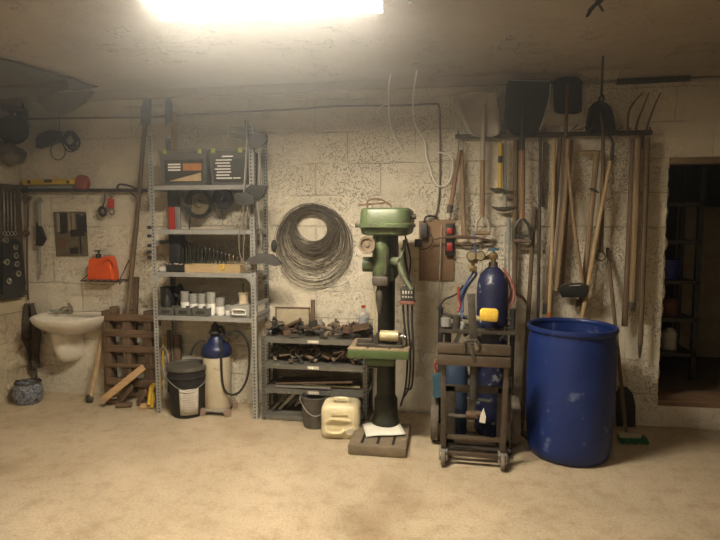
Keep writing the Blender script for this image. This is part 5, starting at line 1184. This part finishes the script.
# twigs tangle on the rail
q = MB()
for k in range(9):
    x = 566+k*5.5; q.tube(cat([P(x, 134+rnd.uniform(-1, 2), .13), P(x+6, 130+rnd.uniform(-3, 3), .15), P(x+12, 128+rnd.uniform(-5, 5), .14)], 4), .0035, 5)
tag(q.build('wire_tangle', IRON), 'tangle of thin wire lying along the right half of the rail', 'wire')
# poles standing on the floor between trolley and barrel
pole('iron_bar', 'grey steel rod standing against the wall beside the blue cylinder', 'rod', [(508.5, 218, .06), (509, 265, .07), (510, 330, .1)], .008, STEEL, tipf((508.5, 218, .06), (508.7, 245, .065), .014, GSTEEL, 'sleeve'))
a_ = G(521, 432); a_.y = -.30
t = thing('wooden_pole', 'dark wooden handle standing on the floor left of the blue barrel', 'handle', V((P(524, 420, .2).x, -.20, 0)))
b2 = P(534.5, 207, .05); q = MB(); q.tube([b2, b2.lerp(V((P(522, 420, .2).x, -.20, 0)), .5), V((P(522, 420, .2).x, -.20, 0))], .016, 9); q.build('shaft', WOODD, t)
# broom behind barrel right, dark dustpan
c = V((P(627, 438, .35).x, -.36, 0)); c = G(628, 440, .02); 
t = thing('push_broom', 'broom standing on the floor right of the blue barrel with green bristles', 'broom', V((c.x, c.y, 0)))
tp = P(607.5, 248, .03)
q = MB(); q.tube([tp, c+V((-.015, 0, .05))], [.013, .013], 9); q.build('handle', WOODD, t)
q = MB(); q.box(c+V((.005, 0, .038)), (.15, .055, .035), rotz(.1), bev=.01); q.build('brush_head', mat('pale brush head', (.42, .38, .28), rough=.6), t)
q = MB()
for i in range(12):
    for j in range(3): p_ = c+rotz(.1) @ V((.005-.068+.0155*i, -.018+.02*j, .026)); q.tube([p_, V((p_.x+rnd.uniform(.012, .045), p_.y+rnd.uniform(-.006, .012), .003))], [.008, .009], 5)
o = q.build('bristles', GREENP, t); 
q = MB(); cc = P(624, 410, .05)
o_ = [P(616, 430, .04), P(616, 392, .03), P(620, 386, .03), P(627, 387, .03), P(632, 393, .03), P(634.5, 405, .03), P(634.5, 427, .04), P(632, 431, .04)]
for p_ in o_: p_.z = max(p_.z, .005)
q.prism(o_, (0, -.02, 0)); tag(q.build('coal_shovel', BLACK), 'black rounded shovel blade standing at the wall right of the barrel', 'shovel')

# ---------------------------------------------------------------- blue barrel
c = G(567, 468.5); rb = .272; BK = .272/.299; dirb = V((c.x-CP.x, c.y-CP.y, 0)).normalized(); c = c+dirb*(rb*.93); c.z = 0
zt = 1.5; 
# height from the rim height in the picture
r_ = ray(566.5, 324.5); k_ = ((c-CP).x*r_.x+(c-CP).y*r_.y)/(r_.x**2+r_.y**2); HB = (CP+r_*k_).z
t = thing('plastic_barrel', 'large open blue plastic barrel standing on the floor at right', 'barrel', c)
q = MB(); q.lathe([(a_*BK, h_) for a_, h_ in [(0, 0), (.23, 0), (.262, .012), (.277, .04), (.285, .09), (.291, .2), (.297, .33), (.299, .5), (.297, HB-.16), (.293, HB-.10), (.290, HB-.075), (.287, HB-.06), (.289, HB-.03), (.289, HB-.01),
   (.281, HB-.01), (.281, HB-.10), (.287, HB-.3), (.287, .3), (.272, .06), (.25, .02), (0, .02)]], c, seg=72); q.build('body', BLUEP, t, ang=50)
q = MB(); q.lathe([(a_*BK, h_) for a_, h_ in [(.288, HB-.035), (.300, HB-.03), (.304, HB-.015), (.300, HB), (.288, HB+.002), (.281, HB-.003), (.280, HB-.03), (.288, HB-.035)]], c, seg=72); q.build('rim', BLUEP, t, ang=60)
dirc = math.atan2(CP.y-c.y, CP.x-c.x)
q = MB()
for k in range(5): a_ = dirc+.02+.045*k; q.tube([c+V((math.cos(a_)*.2715, math.sin(a_)*.2715, HB-.31+(.0 if k % 2 else .02))), c+V((math.cos(a_)*.2715, math.sin(a_)*.2715, HB-.26))], .0022, 5)
q.build('embossed_mark', BLUEP, t)

# ---------------------------------------------------------------- gas trolley
GW = (G(437, 437), G(513, 434))
gy = -.50
xl, xr = P(435, 415, -(-.5)).x, P(514, 415, .5).x; gc = V(((xl+xr)/2, gy, 0))
t = thing('gas_trolley', 'dark steel two wheeled trolley carrying blue gas cylinders', 'trolley', gc)
wr = .165
for x in (xl, xr):
    q = MB(); w_ = V((x, gy, wr)); q.lathe([(.0, -.02), (.05, -.022), (.07, -.012), (wr*.74, -.012), (wr*.78, -.026), (wr*.96, -.026), (wr, -.012), (wr, .012), (wr*.96, .026), (wr*.78, .026), (wr*.74, .012), (.07, .012), (.05, .022), (0, .02)], w_, (1, 0, 0), 36); q.build('wheel', mat('grey tyre rubber', (.16, .13, .10), (.09, .075, .06), rough=.8), t)
q = MB(); q.cyl(V((xl-.03, gy, wr)), V((xr+.03, gy, wr)), .012); q.build('axle', IRON, t)
up = []
hz = P(438, 307, .5).z
for x, py in ((xl+.03, 307), (xr-.02, 311)):
    q = MB(); q.tube([V((x, gy+.05, .1)), V((x, gy+.02, hz-.05)), V((x-.0, gy+.0, hz))], .017, 9); q.build('upright', DSTEEL, t)
q = MB(); q.box(V((gc.x, gy-.12, .05)), (xr-xl-.09, .30, .012), bev=.003); q.build('platform', IRON, t)
q = MB(); pl = gy-.22; H0, H1 = .06, P(475, 386, .72).z
for zz, h_ in ((H0+.03, .05), (H1-.02, .05)): q.box(V((gc.x, pl, zz)), (xr-xl-.08, .012, h_), bev=.006)
for s_ in (-1, 1): q.box(V((gc.x+s_*((xr-xl)/2-.09), pl, (H0+H1)/2)), (.09, .012, H1-H0), bev=.01)
q.build('frame_plate', IRON, t)
q = MB(); q.tube([V((xl+.03, gy+.02, hz-.07)), V((xr-.02, gy+.02, hz-.07))], .014, 8); q.tube([V((xl+.03, gy+.02, .45)), V((xr-.02, gy+.02, .45))], .012, 8); q.build('cross_tube', DSTEEL, t)
q = MB(); q.box(V((gc.x, gy-.10, hz-.13)), (xr-xl-.05, .24, .008)); 
for s_ in (-1, 1): q.box(V((gc.x, gy-.10+s_*.12, hz-.122)), (xr-xl-.05, .006, .018))
q.build('tool_tray', IRON, t)
# cylinders
def gas(px, rp, ytop, d, label, m, col=True):
    x = P(px, 320, d).x; c = V((x, -d, .06)); zt = P(px, ytop, d).z; r = rp
    t = thing('gas_cylinder', label, 'gas cylinder', c)
    h = zt-c.z
    q = MB(); q.lathe([(0, 0), (r*.9, 0), (r, .02), (r, h-.16), (r*.96, h-.10), (r*.80, h-.05), (r*.5, h-.015), (r*.32, h), (0, h)], c, seg=40); q.build('body', m, t)
    q = MB(); zt_ = c+V((0, 0, h)); q.cyl(zt_, zt_+V((0, 0, .035)), .032, .028); q.build('neck_ring', IRON, t)
    return t, zt_
t, top = gas(492, .105, 267, .45, 'tall scuffed blue gas cylinder standing behind the yellow sponge', CYLB)
q = MB(); q.cyl(top+V((0, 0, .03)), top+V((0, 0, .10)), .016); q.box(top+V((0, -.0, .075)), (.05, .035, .04), bev=.006); q.cyl(top+V((-.04, 0, .07)), top+V((.03, 0, .07)), .013); q.build('valve', BRASS, t)
q = MB(); q.cyl(top+V((0, 0, .10)), top+V((0, 0, .118)), .012); q.tube([top+V((-.035, 0, .12)), top+V((.035, 0, .12))], .008, 8); q.tube([top+V((0, -.035, .12)), top+V((0, .035, .12))], .008, 8); q.build('valve_wheel', TEAL, t)
t = thing('gas_regulator', 'brass regulator with two round gauges beside the tall blue cylinder', 'regulator', top+V((-.12, -.03, .0)))
q = MB(); rc = top+V((-.135, -.04, .055)); q.cyl(rc, top+V((-.03, -.01, .065)), .014); q.lathe([(0, -.03), (.03, -.03), (.034, -.02), (.034, .02), (.02, .03), (0, .03)], rc, (0, -1, .1), 20); q.cyl(rc+V((0, 0, -.06)), rc+V((0, 0, .0)), .012); q.box(rc+V((.0, 0, -.065)), (.05, .04, .035), bev=.005); q.build('body', BRASS, t)
for px in (471.5, 480):
    g = P(px, 256, -(rc.y)+.03); q = MB(); q.lathe([(0, -.018), (.032, -.018), (.034, -.01), (.034, .012), (.03, .016), (.028, .010), (0, .010)], g, (0, -1, .05), 24); q.build('gauge', mat('dark gauge brass', (.17, .13, .06), (.09, .07, .035), rough=.4, metal=.6), t)
    q = MB(); q.lathe([(0, .0105), (.028, .0105), (.028, .012), (0, .012)], g, (0, -1, .05), 24); q.build('gauge_face', mat('yellowed dial', (.26, .21, .12), rough=.5), t); q = MB(); q.cyl(g+V((0, .02, -.01)), rc+V((0, 0, .0)), .008); q.build('stem', BRASS, t)
t2, top2 = gas(456, .085, 352, .52, 'shorter blue cylinder low behind the work stand at left', mat('dull blue cylinder', (.04, .07, .13), (.02, .035, .07), rough=.5, spots=((.2, .2, .2), 10, .66)))
q = MB(); c = V((P(437, 380, .62).x+.01, -.58, P(437, 394, .62).z)); q.prism([P(433.5, 395, .60), P(432.5, 374, .60), P(441, 372, .60), P(441, 395, .60)], (0, -.05, 0)); tag(q.build('teal_holder', TEAL), 'faded teal metal piece at the left side of the trolley', 'holder')
q = MB(); q.tube(cat([P(437, 372, .62), P(435, 366, .63), P(438, 360, .63), P(440, 356, .62)], 4), .008, 7); tag(q.build('red_hose_end', HRED), 'short red hose curl left of the stand top beams', 'hose')
# hoses
q = MB(); q.tube(cat([rc+V((0, -.01, -.08)), P(473, 273, .46), P(466, 284, .46), P(461, 296, .48), P(460, 308, .5), P(463, 318, .55)], 6), .0085, 8); q.tube(cat([rc+V((.01, -.01, -.08)), P(476, 275, .44), P(468, 286, .44), P(463, 298, .46), P(462.5, 312, .5)], 6), .0085, 8); tag(q.build('blue_hose', HBLUE), 'pair of blue hoses running down from the brass regulator', 'hose')
q = MB(); q.tube(cat([P(459, 287, .5), P(458.5, 296, .5), P(460, 304, .5), P(458, 312, .52)], 5), .009, 8); tag(q.build('red_hose', HRED), 'red hose beside the blue hoses left of the cylinder', 'hose')
q = MB(); q.tube(cat([P(503, 268, .45), P(510, 279, .45), P(514, 291, .45), P(512, 303, .46), P(505, 311, .48), P(499, 314, .5)], 6), .008, 8); q.tube(cat([P(504, 272, .43), P(509, 283, .43), P(511, 293, .43), P(508, 303, .44), P(502, 310, .46)], 6), .007, 8); tag(q.build('pink_hose', mat('pale red hose', (.42, .16, .12), (.3, .1, .08), rough=.5)), 'pale red hose loop bulging at the right side of the blue cylinder', 'hose')
q = MB(); q.tube(cat([P(438, 309, .5), P(444, 300, .48), P(453, 296, .46), P(459, 292, .46), P(463, 285, .45)], 6), .007, 7); tag(q.build('black_hose', RUBBER), 'black hose arching from the trolley upright to the regulator', 'hose')
q = MB(); q.tube(cat([P(474, 231, .03), P(475, 240, .2), P(476, 250, .35), P(476, 253, .42)], 5), .004, 6); q.tube([P(475, 247, .30), P(475.5, 251, .38)], .009, 7); tag(q.build('flint_cord', HBLUE), 'blue cord hanging over the regulator gauges', 'cord')
q = MB(); q.tube([P(441.5, 225, .03), P(440, 265, .08), P(438.5, 308, .12)], .004, 6); tag(q.build('thin_rod', STEEL), 'thin wire rod at the wall under the plywood board edge', 'rod')
q = MB(); q.tube([V((P(505.5, 240, .40).x, -.36, P(505.5, 232, .36).z)), V((P(506, 310, .42).x, -.42, hz-.125))], .007, 7); tag(q.build('welding_rod', STEEL), 'thin pale rod standing upright in the trolley tray at right', 'rod')
# things in the tray: torches, brackets, sponge
zz = hz-.125
def tray(name, pts, r, m, label, cat_='fitting', flat=1, d=.60):
    q = MB(); ps = [P(x, y, d) for x, y in pts]; q.tube(cat(ps, 4) if len(ps) > 2 else ps, r, 9, flat=flat); return tag(q.build(name, m), label, cat_)
tray('welding_torch', [(444, 313), (452, 316), (462, 320)], .012, IRON, 'dark torch tube lying at the left of the trolley tray', 'torch')
tray('hose_fitting', [(457, 316), (456, 330)], .026, IRON, 'dark upright fitting in the trolley tray under the red hose')
tray('hose_fitting', [(464, 322), (460, 333), (455, 343)], .014, GSTEEL, 'pale slanting fitting in the trolley tray')
tray('hose_fitting', [(448, 327), (448, 344)], .022, DSTEEL, 'dark drooping leather grip at the left of the tray')
tray('grey_can', [(446, 318), (446, 326)], .035, GSTEEL, 'small grey can at the left end of the trolley tray', 'can')
tray('hose_fitting', [(468, 317), (480, 319)], .018, PALE, 'pale yellowish fitting behind the upright bar')
tray('wire_clip', [(492, 328), (497, 334), (503, 330), (500, 340)], .008, CHROME, 'bright clip under the right end of the yellow sponge', 'clip')
tray('hose_fitting', [(484, 330), (497, 334)], .018, DSTEEL, 'dark fitting lying under the yellow sponge')
tray('chain_hook', [(497, 338), (502, 333), (506, 327)], .014, IRON, 'dark bent hook at the right end of the trolley tray', 'hook')
tray('hose_fitting', [(465, 327), (470, 331), (464, 336)], .012, IRON, 'small curled fitting at the centre of the tray')
tray('hose_fitting', [(443, 334), (450, 322)], .010, IRON, 'thin dark tool slanting at the left of the tray')
cs = P(489, 315, .66); q = MB(); q.box(cs, (.118, .06, .085), Matrix.Rotation(.05, 3, 'Y'), bev=.02); q.rough(.003, 30); tag(q.build('sponge', SPONGE), 'yellow sponge on the trolley in front of the blue cylinder', 'sponge')

# ---------------------------------------------------------------- rolling steel stand in front
fl, fr_ = G(443, 468), G(503, 473)
fl = V((fl.x, fl.y+.04, 0)); fr_ = V((fr_.x, fr_.y+.04, 0)); su = (fr_-fl).normalized(); sb_ = V((-su.y, su.x, 0)); RS = Matrix((su, sb_, V((0, 0, 1)))).transposed()
sc_ = (fl+fr_)/2; swd = (fr_-fl).length
def Q(x, y, z): return sc_+RS @ V((x, y, z))
t = thing('work_stand', 'brown steel rolling stand with two top beams before the gas trolley', 'stand', sc_)
yst = -(sc_.y)
zA = P(474, 344, yst+.0).z; zM = P(474, 354.5, yst).z; zB = P(474, 365.5, yst).z
xa = (P(437.5, 350, yst)-sc_).dot(su); xb = (P(510.5, 350, yst)-sc_).dot(su)
BRN = mat('brown painted steel', (.12, .09, .065), (.07, .052, .038), rough=.5, metal=.3, scale=14)
q = MB(); q.box(Q((xa+xb)/2, 0, (zA+zM)/2+.002), (xb-xa, .05, zA-zM-.006), RS, bev=.004); q.build('top_beam', BRN, t)
q = MB(); q.box(Q((xa+xb)/2, -.005, (zB+zM)/2-.002), (xb-xa, .05, zM-zB-.004), RS, bev=.004); q.build('top_beam', BRN, t)
for s_ in (-1, 1):
    xt = (P(443 if s_ < 0 else 507, 370, yst)-sc_).dot(su); xb_ = s_*swd/2
    q = MB(); q.beam(Q(xt, .03, zB+.01), Q(xb_, .02, .11), .032, .032, bev=.003); q.build('leg', BRN, t)
    q = MB(); q.box(Q(xb_, .02, .095), (.055, .06, .012), RS, bev=.002); q.box(Q(xb_-.022, .0, .07), (.004, .045, .06), RS); q.box(Q(xb_+.022, .0, .07), (.004, .045, .06), RS); cst = q.build('caster_fork', STEEL, t)
    q = MB(); q.lathe([(0, -.014), (.030, -.014), (.044, -.012), (.048, -.005), (.048, .005), (.044, .012), (.030, .014), (0, .014)], Q(xb_, -.005, .049), su, 26); q.build('caster_wheel', mat('grey caster rubber', (.22, .18, .14), (.13, .10, .08), rough=.7), cst)
    q = MB(); q.cyl(Q(xb_-.028, -.005, .049), Q(xb_+.028, -.005, .049), .008); q.build('caster_bolt', STEEL, cst)
for z_, y_ in ((.075, .02), (.175, .03)):
    q = MB(); q.box(Q(0, y_, z_), (swd-.02, .026, .026), RS, bev=.003); q.build('cross_bar', BRN, t)
q = MB(); q.tube([Q(-swd*.5+.03, .03, P(447, 417, yst).z), Q(-.0, .0, P(474, 417, yst).z)], .012, 8); q.build('side_rod', IRON, t)
for s_ in (-1, 1):
    q = MB(); q.beam(Q(s_*swd/2, .02, .10), Q(s_*swd/2, .22, .10), .03, .03, bev=.003); q.build('base_rail', BRN, t)
# screw clamp and centre post
t = thing('screw_clamp', 'dark C shaped clamp gripping the centre of the stand top beams', 'clamp', P(471, 347, yst+.03))
q = MB(); dd = yst+.03; q.tube([P(465, 352, dd), P(464.5, 342, dd), P(468, 340.5, dd), P(477, 340.5, dd), P(479, 343, dd), P(478, 350, dd)], .010, 8); q.build('clamp_body', IRON, t)
q = MB(); q.tube([P(477.5, 349, dd), P(476, 345, dd+.01)], .012, 8); q.build('clamp_screw', CHROME, t)
q = MB(); q.beam(P(471, 294, dd-.09), P(473.5, 342, dd-.09), .045, .018, V((0, -1, 0)), bev=.003); tag(q.build('upright_bar', IRON), 'flat dark iron bar standing up behind the clamp', 'bar')
q = MB(); q.beam(P(468.5, 341, dd+.0), P(475, 362, dd+.0), .022, .012, V((0, -1, 0)), bev=.002); tag(q.build('flat_strap', IRON), 'dark strap slanting across the front of the stand beams', 'strap')
q = MB(); q.tube([Q(0, .03, zB), Q(0, .03, P(474, 399, yst-.03).z)], .026, 14); q.tube([Q(-.04, .03, P(474, 400, yst).z), Q(.10, .03, P(474, 402, yst).z)], .012, 8)
tag(q.build('centre_post', DSTEEL), 'dark round post hanging under the middle of the stand beams', 'post')
c = Q(.015, .0, P(474, 415, yst).z); q = MB(); q.tube([c+V((-.06, 0, .0)), c+V((0, 0, 0))], .022, 12); q.tube([c+V((-.01, 0, -.0)), c+V((.03, 0, .015))], .016, 8); tag(q.build('round_bracket', RUST), 'brown round bracket end beside the white tape scrap', 'bracket')
c = Q(.055, -.02, P(474, 416, yst).z); q = MB(); q.prism([c+V((-.02, 0, -.025)), c+V((-.014, 0, .02)), c+V((.004, 0, .062)), c+V((.018, 0, .01)), c+V((.014, 0, -.03))], (0, -.012, 0)); tag(q.build('white_scrap', PAPER), 'white pointed scrap low in the middle of the stand', 'scrap')
q = MB(); q.beam(G(517, 433)+V((0, .1, .012)), G(529, 440)+V((0, 0, .012)), .04, .02); tag(q.build('floor_bar', IRON), 'dark flat bar on the floor between trolley and barrel', 'bar')
